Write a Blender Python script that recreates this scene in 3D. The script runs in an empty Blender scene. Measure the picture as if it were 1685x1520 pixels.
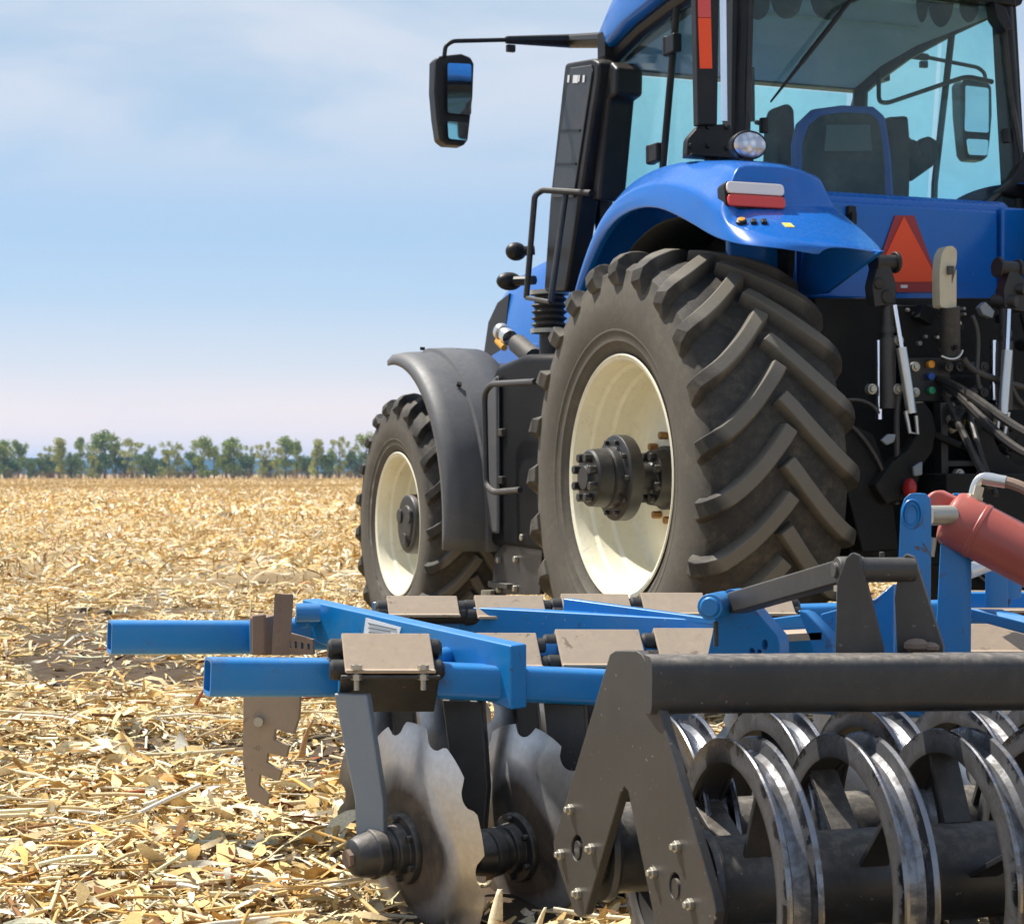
import bpy, bmesh, math, random
import numpy as np
from mathutils import Vector, Matrix
R = math.radians
sc = bpy.context.scene
COL = sc.collection

# ------------------------------------------------------------------ camera, sky, sun, exposure
F, CX, HY, CH = 3175.0, 842.5, 779.0, 1.1        # focal length and horizon in photo pixels, eye height in metres
cd = bpy.data.cameras.new('camera'); cam = bpy.data.objects.new('camera', cd); COL.objects.link(cam)
cam.location = (0, 0, CH); cam.rotation_euler = (R(90), 0, 0)
cd.sensor_width = 36; cd.sensor_fit = 'HORIZONTAL'; cd.lens = F / 1685 * 36
cd.shift_y = (HY - 760) / 1685
cd.clip_start = .05; cd.clip_end = 20000
sc.camera = cam
cd.dof.use_dof = True; cd.dof.focus_distance = 5.6; cd.dof.aperture_fstop = 11

SUN_DIR = Vector((-.50, .30, 1.0)).normalized()          # from the scene towards the sun
SUN_EL = math.asin(SUN_DIR.z); SUN_AZ = math.atan2(SUN_DIR.x, SUN_DIR.y)
ld = bpy.data.lights.new('sun', 'SUN'); ld.energy = 5; ld.angle = R(1.0); ld.color = (1, .95, .87)
sun = bpy.data.objects.new('sun', ld); COL.objects.link(sun)
sun.rotation_euler = (-SUN_DIR).to_track_quat('-Z', 'Y').to_euler()

w = bpy.data.worlds.new('World'); sc.world = w; w.use_nodes = True
nt = w.node_tree; N = nt.nodes; L = nt.links; N.clear()
def nn(N, t, **k):
    n = N.new(t)
    for a, b in k.items(): setattr(n, a, b)
    return n
out = nn(N, 'ShaderNodeOutputWorld'); bg = nn(N, 'ShaderNodeBackground'); bg.inputs[1].default_value = .1
sky = nn(N, 'ShaderNodeTexSky', sky_type='NISHITA', sun_disc=False)
sky.sun_elevation = SUN_EL; sky.sun_rotation = SUN_AZ; sky.air_density = 1.0; sky.dust_density = 1.6; sky.ozone_density = 2.2
tc = nn(N, 'ShaderNodeTexCoord'); sep = nn(N, 'ShaderNodeSeparateXYZ'); L.new(tc.outputs['Generated'], sep.inputs[0])
mp = nn(N, 'ShaderNodeMapping'); mp.inputs['Scale'].default_value = (4.2, 4.2, 14); mp.inputs['Location'].default_value = (.9, .0, .35)
mp.inputs['Rotation'].default_value = (0, R(5), 0)
L.new(tc.outputs['Generated'], mp.inputs[0])
n1 = nn(N, 'ShaderNodeTexNoise'); n1.inputs['Scale'].default_value = 1.05; n1.inputs['Detail'].default_value = 6; n1.inputs['Roughness'].default_value = .5; n1.inputs['Distortion'].default_value = .35
L.new(mp.outputs[0], n1.inputs['Vector'])
cr = nn(N, 'ShaderNodeValToRGB'); cr.color_ramp.elements[0].position = .38; cr.color_ramp.elements[1].position = .62
cr.color_ramp.interpolation = 'EASE'
L.new(n1.outputs['Fac'], cr.inputs[0])
# clear-sky colour: gentle tint so the low sky runs from pale lilac-white to soft blue
gr = nn(N, 'ShaderNodeValToRGB'); e = gr.color_ramp.elements
e[0].position = .0; e[0].color = (9.4, 7.3, 6.2, 1)
e[1].position = .26; e[1].color = (3.4, 4.2, 5.1, 1)
for p, c in ((.03, (7.7, 6.4, 6.0, 1)), (.055, (5.2, 5.4, 5.9, 1)), (.09, (3.1, 4.4, 5.9, 1)), (.135, (2.15, 3.7, 5.7, 1)), (.18, (2.9, 4.0, 5.3, 1)), (.36, (2.2, 3.2, 4.6, 1)), (.6, (1.4, 2.3, 3.9, 1))):
    k = e.new(p); k.color = c
L.new(sep.outputs['Z'], gr.inputs[0])
mx0 = nn(N, 'ShaderNodeMix', data_type='RGBA'); mx0.inputs[0].default_value = .85
L.new(sky.outputs[0], mx0.inputs[6]); L.new(gr.outputs[0], mx0.inputs[7])
mul = nn(N, 'ShaderNodeMath', operation='MULTIPLY'); mul.inputs[1].default_value = .75
zr = nn(N, 'ShaderNodeMapRange'); zr.inputs[1].default_value = .12; zr.inputs[2].default_value = .20; zr.inputs[3].default_value = .22; zr.inputs[4].default_value = 1
L.new(sep.outputs['Z'], zr.inputs[0])
L.new(cr.outputs[0], mul.inputs[0])
m2 = nn(N, 'ShaderNodeMath', operation='MULTIPLY'); L.new(mul.outputs[0], m2.inputs[0]); L.new(zr.outputs[0], m2.inputs[1])
mx = nn(N, 'ShaderNodeMix', data_type='RGBA'); L.new(m2.outputs[0], mx.inputs[0])
L.new(mx0.outputs[2], mx.inputs[6]); mx.inputs[7].default_value = (4.9, 5.2, 5.8, 1)
L.new(mx.outputs[2], bg.inputs[0]); L.new(bg.outputs[0], out.inputs[0])

sc.view_settings.view_transform = 'Standard'; sc.view_settings.look = 'None'
sc.view_settings.exposure = .62; sc.view_settings.gamma = 1
sc.cycles.max_bounces = 8; sc.cycles.transparent_max_bounces = 24; sc.cycles.use_denoising = True
sc.cycles.sample_clamp_indirect = 6

# ------------------------------------------------------------------ measuring: photo pixel -> point in the world
def W(px, py, Y): return Vector(((px - CX) / F * Y, Y, CH - (py - HY) / F * Y))
YAW = R(21.6); TO = Vector((1.786, 9.478, 0)); TD = Vector((-math.sin(YAW), math.cos(YAW), 0)); TLF = Vector((-math.cos(YAW), -math.sin(YAW), 0))
def T(px, py, x=None, y=None, z=None):
    """the point seen at a photo pixel on a plane x=, y= or z= of the tractor's own axes (x forward, y to its left)"""
    r = Vector(((px - CX) / F, 1, -(py - HY) / F)); o = Vector((0, 0, CH)) - TO
    rl = Vector((r.dot(TD), r.dot(TLF), r.z)); ol = Vector((o.dot(TD), o.dot(TLF), CH))
    t = (x - ol.x) / rl.x if x is not None else (y - ol.y) / rl.y if y is not None else (z - CH) / rl.z
    return ol + rl * t
def V(*a): return Vector(a)

# ------------------------------------------------------------------ mesh building
class MB:
    def __init__(s): s.b = bmesh.new()
    def box(s, c, size, rot=None):
        m = Matrix.Translation(c)
        if rot is not None: m = m @ rot.to_4x4()
        m = m @ Matrix.Diagonal((*size, 1))
        bmesh.ops.create_cube(s.b, size=1, matrix=m); return s
    def bar(s, p0, p1, wd, ht, up=(0, 0, 1), roll=0):
        p0 = Vector(p0); p1 = Vector(p1); d = (p1 - p0); u = Vector(up)
        x = d.normalized(); y = u.cross(x)
        if y.length < 1e-4: y = Vector((1, 0, 0)).cross(x)
        y.normalize(); z = x.cross(y)
        rot = Matrix((x, y, z)).transposed() @ Matrix.Rotation(roll, 3, 'X')
        return s.box((p0 + p1) / 2, (d.length, wd, ht), rot)
    def prism(s, pts, vec):
        """a flat outline given real thickness along vec"""
        pts = [Vector(p) for p in pts]; vec = Vector(vec)
        a = [s.b.verts.new(p) for p in pts]; c = [s.b.verts.new(p + vec) for p in pts]; n = len(pts)
        f1 = s.b.faces.new(a); f2 = s.b.faces.new(c[::-1])
        for i in range(n): s.b.faces.new((a[i], c[i], c[(i + 1) % n], a[(i + 1) % n]))
        return s
    def plate(s, pts, holes, vec):
        """prism with real holes: pts and holes are loops of coplanar points"""
        es = []
        for lp in [pts] + holes:
            v = [s.b.verts.new(Vector(p)) for p in lp]
            es += [s.b.edges.new((v[i], v[(i + 1) % len(v)])) for i in range(len(v))]
        r = bmesh.ops.triangle_fill(s.b, use_beauty=True, use_dissolve=False, edges=es)
        fs = [g for g in r['geom'] if isinstance(g, bmesh.types.BMFace)]
        x = bmesh.ops.extrude_face_region(s.b, geom=fs, use_keep_orig=True)
        bmesh.ops.translate(s.b, verts=[g for g in x['geom'] if isinstance(g, bmesh.types.BMVert)], vec=Vector(vec)); return s
    def tube(s, path, r, n=10, caps=True, closed=False):
        P = [Vector(p) for p in path]; rr = r if isinstance(r, (list, tuple)) else [r] * len(P)
        rings = []; ref = None
        for i, p in enumerate(P):
            if closed: t = P[(i + 1) % len(P)] - P[i - 1]
            else: t = P[min(i + 1, len(P) - 1)] - P[max(i - 1, 0)]
            t.normalize()
            if ref is None:
                ref = Vector((0, 0, 1)) if abs(t.z) < .9 else Vector((1, 0, 0))
            u = (ref - t * ref.dot(t)); u.normalize(); v = t.cross(u); ref = u
            rings.append([s.b.verts.new(p + (u * math.cos(2 * math.pi * k / n) + v * math.sin(2 * math.pi * k / n)) * rr[i]) for k in range(n)])
        m = len(rings)
        for i in range(m if closed else m - 1):
            a, b = rings[i], rings[(i + 1) % m]
            for k in range(n): s.b.faces.new((a[k], a[(k + 1) % n], b[(k + 1) % n], b[k]))
        if caps and not closed: s.b.faces.new(rings[0][::-1]); s.b.faces.new(rings[-1])
        return s
    def cyl(s, p0, p1, r0, r1=None, n=24): return s.tube([p0, p1], [r0, r0 if r1 is None else r1], n)
    def lathe(s, prof, o=(0, 0, 0), axis=(0, 1, 0), n=48, closed=False, a0=0, a1=2 * math.pi, ref=None):
        """prof: (distance along axis, radius)"""
        o = Vector(o); ax = Vector(axis).normalized()
        u = Vector(ref) if ref is not None else (Vector((0, 0, 1)) if abs(ax.z) < .9 else Vector((1, 0, 0)))
        u = (u - ax * u.dot(ax)).normalized(); v = ax.cross(u); full = abs(a1 - a0 - 2 * math.pi) < 1e-6
        cols = []
        for k in range(n if full else n + 1):
            t = a0 + (a1 - a0) * k / n; dr = u * math.cos(t) + v * math.sin(t)
            cols.append([s.b.verts.new(o + ax * a + dr * r) for a, r in prof])
        m = len(prof)
        for k in range(n):
            a, b = cols[k], cols[(k + 1) % len(cols)]
            for i in range(m if closed else m - 1): s.b.faces.new((a[i], b[i], b[(i + 1) % m], a[(i + 1) % m]))
        return s
    def ball(s, c, rad, seg=20, rot=None):
        m = Matrix.Translation(c)
        if rot is not None: m = m @ rot.to_4x4()
        bmesh.ops.create_uvsphere(s.b, u_segments=seg, v_segments=seg // 2, radius=1, matrix=m @ Matrix.Diagonal((*rad, 1))); return s
    def grid(s, rows, closed=False):
        r = [[s.b.verts.new(Vector(p)) for p in row] for row in rows]
        for a, b in zip(r, r[1:]):
            for i in range(len(a) - 1): s.b.faces.new((a[i], a[i + 1], b[i + 1], b[i]))
            if closed: s.b.faces.new((a[-1], a[0], b[0], b[-1]))
        return s
    def mirror_y(s):
        bmesh.ops.scale(s.b, vec=(1, -1, 1), verts=s.b.verts[:]); return s
def arc(pts, k=5):
    """round the inner corners of a polyline (for bent tubes)"""
    P = [Vector(p) for p in pts]; o = [P[0]]
    for a, b, c in zip(P, P[1:], P[2:]):
        q = min((a - b).length, (c - b).length) * .42; q = min(q, .07)
        s0 = b + (a - b).normalized() * q; s1 = b + (c - b).normalized() * q
        for i in range(k + 1):
            t = i / k; o.append(s0 * (1 - t) ** 2 + b * 2 * t * (1 - t) + s1 * t * t)
    return o + [P[-1]]
def bez(a, b, c, d, n=16):
    a, b, c, d = map(Vector, (a, b, c, d))
    return [a * (1 - t) ** 3 + b * 3 * t * (1 - t) ** 2 + c * 3 * t * t * (1 - t) + d * t ** 3 for t in [i / n for i in range(n + 1)]]
def roundpoly(pts, rad, k=5):
    P = [Vector(p) for p in pts]; o = []; n = len(P)
    for i in range(n):
        a, b, c = P[i - 1], P[i], P[(i + 1) % n]; q = min(rad, (a - b).length * .45, (c - b).length * .45)
        s0 = b + (a - b).normalized() * q; s1 = b + (c - b).normalized() * q
        for j in range(k + 1):
            t = j / k; o.append(s0 * (1 - t) ** 2 + b * 2 * t * (1 - t) + s1 * t * t)
    return o
def link(name, mb, m, parent=None, bevel=0, angle=35, solid=0, sub=0, label=None, loc=None, offs=None, seg=2):
    """ONE mesh object. loc: the world point that becomes the object's origin"""
    bm = mb.b
    bmesh.ops.recalc_face_normals(bm, faces=bm.faces[:])
    if loc is not None: bmesh.ops.translate(bm, verts=bm.verts[:], vec=-Vector(loc))
    me = bpy.data.meshes.new(name); bm.to_mesh(me); bm.free()
    o = bpy.data.objects.new(name, me); COL.objects.link(o)
    for mm in (m if isinstance(m, (list, tuple)) else [m]): me.materials.append(mm)
    me.shade_smooth()
    if not sub: me.set_sharp_from_angle(angle=R(angle))
    if solid:
        s = o.modifiers.new('thick', 'SOLIDIFY'); s.thickness = solid; s.offset = 0
    if sub:
        s = o.modifiers.new('sub', 'SUBSURF'); s.levels = sub; s.render_levels = sub
    if bevel:
        s = o.modifiers.new('bevel', 'BEVEL'); s.width = bevel; s.segments = seg; s.limit_method = 'ANGLE'; s.angle_limit = R(40); s.harden_normals = True
    if parent is not None: o.parent = parent
    elif loc is not None: o.location = loc
    if label: o['label'] = label
    return o
def tag(o, label, cat, group=None, kind=None):
    if label: o['label'] = label
    if cat: o['category'] = cat
    if group: o['group'] = group
    if kind: o['kind'] = kind
    return o
def thing(name, label, cat, loc=(0, 0, 0), rz=0, group=None):
    o = bpy.data.objects.new(name, None); COL.objects.link(o); o.location = loc; o.rotation_euler = (0, 0, rz); o.empty_display_size = .2
    return tag(o, label, cat, group)

# ------------------------------------------------------------------ materials
def newmat(name):
    m = bpy.data.materials.new(name); m.use_nodes = True; t = m.node_tree; t.nodes.clear()
    o = t.nodes.new('ShaderNodeOutputMaterial'); p = t.nodes.new('ShaderNodeBsdfPrincipled'); t.links.new(p.outputs[0], o.inputs[0])
    return m, t, p
def noise(t, scale, detail=5, rough=.55, vec=None, dist=0):
    n = t.nodes.new('ShaderNodeTexNoise'); n.inputs['Scale'].default_value = scale; n.inputs['Detail'].default_value = detail; n.inputs['Roughness'].default_value = rough; n.inputs['Distortion'].default_value = dist
    if vec is None:
        c = t.nodes.new('ShaderNodeTexCoord'); vec = c.outputs['Object']
    t.links.new(vec, n.inputs['Vector']); return n.outputs['Fac']
def ramp(t, fac, *stops):
    r = t.nodes.new('ShaderNodeValToRGB'); e = r.color_ramp.elements
    for i, (p, c) in enumerate(stops):
        k = e[i] if i < 2 else e.new(p)
        k.position = p; k.color = (*c, 1) if not isinstance(c, (int, float)) else (c, c, c, 1)
    t.links.new(fac, r.inputs[0]); return r.outputs[0]
def mix(t, fac, a, b, mode='MIX'):
    m = t.nodes.new('ShaderNodeMix'); m.data_type = 'RGBA'; m.blend_type = mode
    for s, v in ((m.inputs[0], fac), (m.inputs[6], a), (m.inputs[7], b)):
        if hasattr(v, 'type'): t.links.new(v, s)
        else: s.default_value = v if isinstance(v, (int, float)) else (*v, 1)
    return m.outputs[2]
def math_(t, op, a, b=0):
    m = t.nodes.new('ShaderNodeMath'); m.operation = op
    for s, v in ((m.inputs[0], a), (m.inputs[1], b)):
        if hasattr(v, 'type'): t.links.new(v, s)
        else: s.default_value = v
    return m.outputs[0]
def bump(t, p, h, strength=.3, dist=.01):
    b = t.nodes.new('ShaderNodeBump'); b.inputs['Strength'].default_value = strength; b.inputs['Distance'].default_value = dist
    t.links.new(h, b.inputs['Height']); t.links.new(b.outputs[0], p.inputs['Normal'])
DUST = (.36, .29, .20)
def surf(name, col, rough=.4, metal=0, coat=0, dust=.25, topdust=.5, dcol=DUST, var=.12, bmp=.05, spec=.5, dscale=5, spots=0, chips=0):
    """painted or bare hard surface with a little colour drift, settled field dust and scuffs"""
    m, t, p = newmat(name)
    big = noise(t, 2.3, 4); fine = noise(t, 38, 6, .65)
    c = mix(t, ramp(t, big, (.3, 1 - var), (.7, 1 + var)), (0, 0, 0), col) if False else mix(t, big, [v * (1 - var) for v in col], [min(1, v * (1 + var)) for v in col])
    g = t.nodes.new('ShaderNodeNewGeometry'); s = t.nodes.new('ShaderNodeSeparateXYZ'); t.links.new(g.outputs['Normal'], s.inputs[0])
    up = ramp(t, s.outputs['Z'], (.25, 0.0), (.95, 1.0))
    patch = ramp(t, noise(t, dscale, 6, .62, dist=.6), (.42, 0.0), (.72, 1.0))
    speck = ramp(t, fine, (.45, .35), (.7, 1.0))
    f = math_(t, 'ADD', math_(t, 'MULTIPLY', patch, dust), math_(t, 'MULTIPLY', up, topdust))
    f = math_(t, 'MINIMUM', math_(t, 'MULTIPLY', f, speck), .95)
    c = mix(t, f, c, dcol)
    if spots:
        sp = ramp(t, noise(t, 90, 2, .4), (.72, 0.0), (.76, 1.0)); c = mix(t, math_(t, 'MULTIPLY', math_(t, 'MULTIPLY', sp, spots), ramp(t, big, (.45, .1), (.6, 1.0))), c, (.45, .40, .33))
    if chips:
        ch = ramp(t, noise(t, 17, 7, .72, dist=1.2), (.60, 0.0), (.615, 1.0)); ch = math_(t, 'MULTIPLY', ch, ramp(t, noise(t, 3.1, 3), (.44, 0.0), (.58, 1.0)))
        st = t.nodes.new('ShaderNodeMapping'); st.inputs['Scale'].default_value = (30, 30, 3); tcn = t.nodes.new('ShaderNodeTexCoord'); t.links.new(tcn.outputs['Object'], st.inputs[0])
        run = ramp(t, noise(t, 1.0, 5, .6, st.outputs[0]), (.58, 0.0), (.75, .35))
        c = mix(t, math_(t, 'MULTIPLY', run, .5), c, (.10, .085, .07)); c = mix(t, math_(t, 'MULTIPLY', ch, chips), c, (.075, .045, .03))
    t.links.new(c, p.inputs['Base Color'])
    rr = t.nodes.new('ShaderNodeMapRange'); rr.inputs[3].default_value = rough; rr.inputs[4].default_value = min(1, rough + .45)
    t.links.new(f, rr.inputs[0]); t.links.new(rr.outputs[0], p.inputs['Roughness'])
    if metal:
        mm = t.nodes.new('ShaderNodeMapRange'); mm.inputs[3].default_value = metal; mm.inputs[4].default_value = 0; t.links.new(f, mm.inputs[0]); t.links.new(mm.outputs[0], p.inputs['Metallic'])
    p.inputs['Coat Weight'].default_value = coat; p.inputs['Coat Roughness'].default_value = .12; p.inputs['Specular IOR Level'].default_value = spec
    if bmp: bump(t, p, fine, bmp, .004)
    return m
M = {}
M['blue'] = surf('tractor_blue_paint', (.0, .122, .48), .26, coat=.35, dust=.05, topdust=.06, bmp=.01, spec=.35, chips=.25)
M['hblue'] = surf('implement_blue_paint', (.0, .185, .50), .38, coat=.2, dust=.18, topdust=.22, bmp=.08, dcol=(.19, .23, .24), spots=.6, chips=.9)
M['black'] = surf('black_plastic', (.008, .008, .009), .42, dust=.06, topdust=.14, bmp=.06, spec=.3)
M['black_matte'] = surf('black_cast_metal', (.005, .005, .005), .6, dust=.05, topdust=.12, bmp=.12, spec=.25)
M['nut'] = surf('rusty_wheel_nut', (.34, .17, .05), .55, metal=.3, dust=.4, dcol=(.16, .08, .03))
M['grey_plastic'] = surf('dark_grey_fender_plastic', (.075, .076, .08), .5, dust=.25, topdust=.25, dcol=(.2, .19, .17), bmp=.1)
M['cream'] = surf('cream_rim_paint', (.82, .78, .60), .38, coat=.15, dust=.34, topdust=.1, dcol=(.46, .38, .23), bmp=.02, chips=.16)
M['hub'] = surf('cast_hub_metal', (.022, .021, .020), .45, metal=.2, dust=.22, topdust=.22, dcol=(.15, .125, .10), bmp=.15)
M['gunmetal'] = surf('dusty_dark_steel', (.046, .043, .040), .45, metal=.15, dust=.28, topdust=.5, bmp=.08, spots=.5, dcol=(.145, .13, .11), chips=.6)
M['black_steel'] = surf('black_painted_steel', (.022, .023, .025), .38, dust=.12, topdust=.62, bmp=.06, spots=.4, dcol=(.36, .31, .25), chips=.5)
M['tank'] = surf('tank_plastic', (.007, .007, .008), .5, dust=.03, topdust=.10, bmp=.04, spec=.12)
M['tan'] = surf('dust_covered_plate', (.36, .275, .195), .75, dust=.5, topdust=.4, bmp=.25, dcol=(.48, .37, .26), dscale=13, chips=.6)
M['greysteel'] = surf('grey_primed_steel', (.20, .23, .26), .42, metal=.25, dust=.25, topdust=.3, bmp=.06)
M['bolt'] = surf('zinc_bolt', (.42, .40, .34), .4, metal=.7, dust=.3, topdust=.3)
M['chrome'] = surf('chromed_rod', (.75, .78, .85), .12, metal=1, dust=.06, topdust=.0, bmp=0)
M['rubber_black'] = surf('black_rubber', (.018, .017, .016), .55, dust=.2, topdust=.35, bmp=.05)
M['hose'] = surf('hose_rubber', (.016, .015, .015), .38, dust=.12, topdust=.18, bmp=.04)
M['amber'] = surf('amber_lens', (.75, .32, .02), .25, dust=.1, topdust=.1)
M['yellow'] = surf('yellow_sticker', (.75, .58, .10), .5, dust=.1, topdust=.1)
M['orange'] = surf('fluorescent_orange_sheet', (1.0, .075, .006), .5, dust=.04, topdust=.0, bmp=0)
M['red'] = surf('dark_red_reflector', (.33, .012, .012), .35, dust=.05, topdust=.0, bmp=0)
M['redlens'] = surf('red_lamp_lens', (.72, .045, .03), .25, coat=.5, dust=.08, topdust=.1, bmp=0)
M['whitelens'] = surf('white_lamp_lens', (.80, .74, .72), .25, coat=.5, dust=.1, topdust=.1, bmp=0)
M['salmon'] = surf('faded_red_paint', (.37, .075, .055), .42, coat=.1, dust=.25, topdust=.30, dcol=(.42, .20, .15), bmp=.04)
M['silver'] = surf('zinc_fitting', (.62, .62, .60), .28, metal=.8, dust=.2, topdust=.1)
M['ivory'] = surf('worn_ivory_paint', (.55, .50, .36), .5, dust=.4, topdust=.2, dcol=(.35, .22, .09), dscale=14)
M['sticker'] = surf('worn_white_sticker', (.72, .76, .80), .5, dust=.4, topdust=.0, dcol=(.12, .30, .50), dscale=26)
M['seat'] = surf('dark_seat_fabric', (.022, .024, .028), .85, dust=.3, topdust=.1)
M['liner'] = surf('grey_roof_lining', (.30, .35, .38), .85, dust=.1, topdust=0)
M['seatblue'] = surf('blue_seat_trim', (.01, .07, .33), .6, dust=.1, topdust=.1)
M['green'] = surf('green_coupler', (.01, .25, .12), .4, dust=.1)
M['mark'] = surf('pale_lettering', (.6, .62, .66), .5, dust=.2)
M['brown_rust'] = surf('rusty_perforated_steel', (.20, .14, .105), .7, metal=.2, dust=.5, topdust=.4, dcol=(.3, .2, .14), bmp=.2)
def mat_rubber():
    m, t, p = newmat('tyre_rubber')
    big = noise(t, 3, 5, .6, dist=.4); fine = noise(t, 55, 6, .7)
    c = mix(t, ramp(t, big, (.35, 0.0), (.7, 1.0)), (.026, .024, .021), (.085, .072, .054))
    c = mix(t, ramp(t, noise(t, 7, 6, .7), (.52, 0.0), (.70, .75)), c, (.135, .108, .074))
    c = mix(t, ramp(t, noise(t, 26, 6, .75), (.42, .55), (.62, 0.0)), c, (.022, .020, .018))
    at = t.nodes.new('ShaderNodeAttribute'); at.attribute_name = 'tyre_tone'          # lug tops and side wall mixed paler than the grooves
    c = mix(t, math_(t, 'MULTIPLY', at.outputs['Fac'], .8), c, (.175, .155, .122))
    t.links.new(c, p.inputs['Base Color']); p.inputs['Roughness'].default_value = .72; p.inputs['Specular IOR Level'].default_value = .35
    bump(t, p, fine, .22, .008); return m
M['rubber'] = mat_rubber()
def mat_disc():
    m, t, p = newmat('worn_disc_steel')
    n = noise(t, 5, 6, .65, dist=.7); n2 = noise(t, 2.6, 3, .45); streak = noise(t, 60, 3)
    at = t.nodes.new('ShaderNodeAttribute'); at.attribute_name = 'rim'
    f = math_(t, 'ADD', math_(t, 'MULTIPLY', at.outputs['Fac'], 2.2), math_(t, 'SUBTRACT', math_(t, 'MULTIPLY', n2, 1.2), 1.40))
    f = ramp(t, math_(t, 'ADD', f, math_(t, 'MULTIPLY', n, .22)), (.30, 0.0), (.80, 1.0))
    mud = mix(t, ramp(t, n, (.38, 0.0), (.66, 1.0)), (.018, .016, .014), (.13, .095, .065))
    stl = mix(t, streak, (.42, .42, .43), (.64, .64, .65))
    t.links.new(mix(t, f, mud, stl), p.inputs['Base Color']); t.links.new(math_(t, 'MULTIPLY', f, .92), p.inputs['Metallic'])
    r = t.nodes.new('ShaderNodeMapRange'); r.inputs[3].default_value = .75; r.inputs[4].default_value = .3; t.links.new(f, r.inputs[0]); t.links.new(r.outputs[0], p.inputs['Roughness'])
    bump(t, p, n, .25, .004); return m
M['disc'] = mat_disc()
def mat_ring():
    m, t, p = newmat('polished_ring_steel')
    n = noise(t, 14, 7, .72, dist=.5); n2 = noise(t, 3, 4)
    at = t.nodes.new('ShaderNodeAttribute'); at.attribute_name = 'rim'
    f = math_(t, 'MULTIPLY', at.outputs['Fac'], ramp(t, math_(t, 'ADD', math_(t, 'MULTIPLY', n, .6), math_(t, 'MULTIPLY', n2, .4)), (.42, .15), (.56, 1.0)))
    c = mix(t, f, mix(t, n2, (.018, .017, .016), (.05, .042, .034)), mix(t, n, (.09, .095, .105), (.34, .34, .36)))
    t.links.new(c, p.inputs['Base Color']); t.links.new(math_(t, 'MULTIPLY', f, .95), p.inputs['Metallic'])
    r = t.nodes.new('ShaderNodeMapRange'); r.inputs[3].default_value = .6; r.inputs[4].default_value = .24; t.links.new(f, r.inputs[0]); t.links.new(r.outputs[0], p.inputs['Roughness'])
    bump(t, p, n, .2, .003); return m
M['ring'] = mat_ring()
def mat_glass(name, tint, refl=.9):
    m = bpy.data.materials.new(name); m.use_nodes = True; t = m.node_tree; t.nodes.clear()
    o = t.nodes.new('ShaderNodeOutputMaterial'); a = t.nodes.new('ShaderNodeBsdfTransparent'); g = t.nodes.new('ShaderNodeBsdfGlossy'); x = t.nodes.new('ShaderNodeMixShader'); f = t.nodes.new('ShaderNodeLayerWeight')
    a.inputs[0].default_value = (*tint, 1); g.inputs['Roughness'].default_value = .02; g.inputs['Color'].default_value = (refl, refl, refl, 1); f.inputs[0].default_value = .5
    fr = math_(t, 'ADD', math_(t, 'MULTIPLY', math_(t, 'POWER', f.outputs['Facing'], 5), .45), .02)
    df = t.nodes.new('ShaderNodeBsdfDiffuse'); df.inputs[0].default_value = (.55, .52, .46, 1); x2 = t.nodes.new('ShaderNodeMixShader')
    dn = ramp(t, noise(t, 3.0, 7, .7, dist=.5), (.40, .0), (.8, .07)); t.links.new(dn, x2.inputs[0]); t.links.new(a.outputs[0], x2.inputs[1]); t.links.new(df.outputs[0], x2.inputs[2])
    t.links.new(fr, x.inputs[0]); t.links.new(x2.outputs[0], x.inputs[1]); t.links.new(g.outputs[0], x.inputs[2]); t.links.new(x.outputs[0], o.inputs[0]); return m
M['glass'] = mat_glass('teal_tinted_cab_glass', (.80, .955, .96))
def mat_mirror():
    m, t, p = newmat('mirror_glass'); p.inputs['Base Color'].default_value = (.75, .8, .82, 1); p.inputs['Metallic'].default_value = 1; p.inputs['Roughness'].default_value = .04; return m
M['mirror'] = mat_mirror()
def mat_lens():
    m, t, p = newmat('clear_work_lamp_lens')
    v = t.nodes.new('ShaderNodeTexVoronoi'); v.inputs['Scale'].default_value = 28; c = t.nodes.new('ShaderNodeTexCoord'); t.links.new(c.outputs['Object'], v.inputs['Vector'])
    t.links.new(ramp(t, v.outputs['Distance'], (.1, (.9, .9, .92)), (.6, (.42, .44, .50))), p.inputs['Base Color']); p.inputs['Metallic'].default_value = .6; p.inputs['Roughness'].default_value = .15; p.inputs['Coat Weight'].default_value = 1
    bump(t, p, v.outputs['Distance'], .6, .01); return m
M['lens'] = mat_lens()

# ------------------------------------------------------------------ ground
rng = np.random.default_rng(7); random.seed(7)
def vnoise(x, y, s, seed=0):
    """smooth value noise, vectorised"""
    x = np.asarray(x, float) / s; y = np.asarray(y, float) / s
    xi = np.floor(x).astype(np.int64); yi = np.floor(y).astype(np.int64); fx = x - xi; fy = y - yi
    fx = fx * fx * (3 - 2 * fx); fy = fy * fy * (3 - 2 * fy)
    def h(a, b):
        n = (a * 374761393 + b * 668265263 + seed * 1442695041) & 0x7fffffff
        n = (n ^ (n >> 13)) * 1274126177 & 0x7fffffff
        return ((n ^ (n >> 16)) & 0xffff) / 65535.0
    return (h(xi, yi) * (1 - fx) + h(xi + 1, yi) * fx) * (1 - fy) + (h(xi, yi + 1) * (1 - fx) + h(xi + 1, yi + 1) * fx) * fy
def gz(x, y):
    fade = np.clip(1 - (np.asarray(y, float) - 30) / 60, 0, 1)
    return fade * ((vnoise(x, y, .9, 1) - .5) * .07 + (vnoise(x, y, .33, 2) - .5) * .045 + (vnoise(x, y, .12, 3) - .5) * .025) - .03
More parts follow.
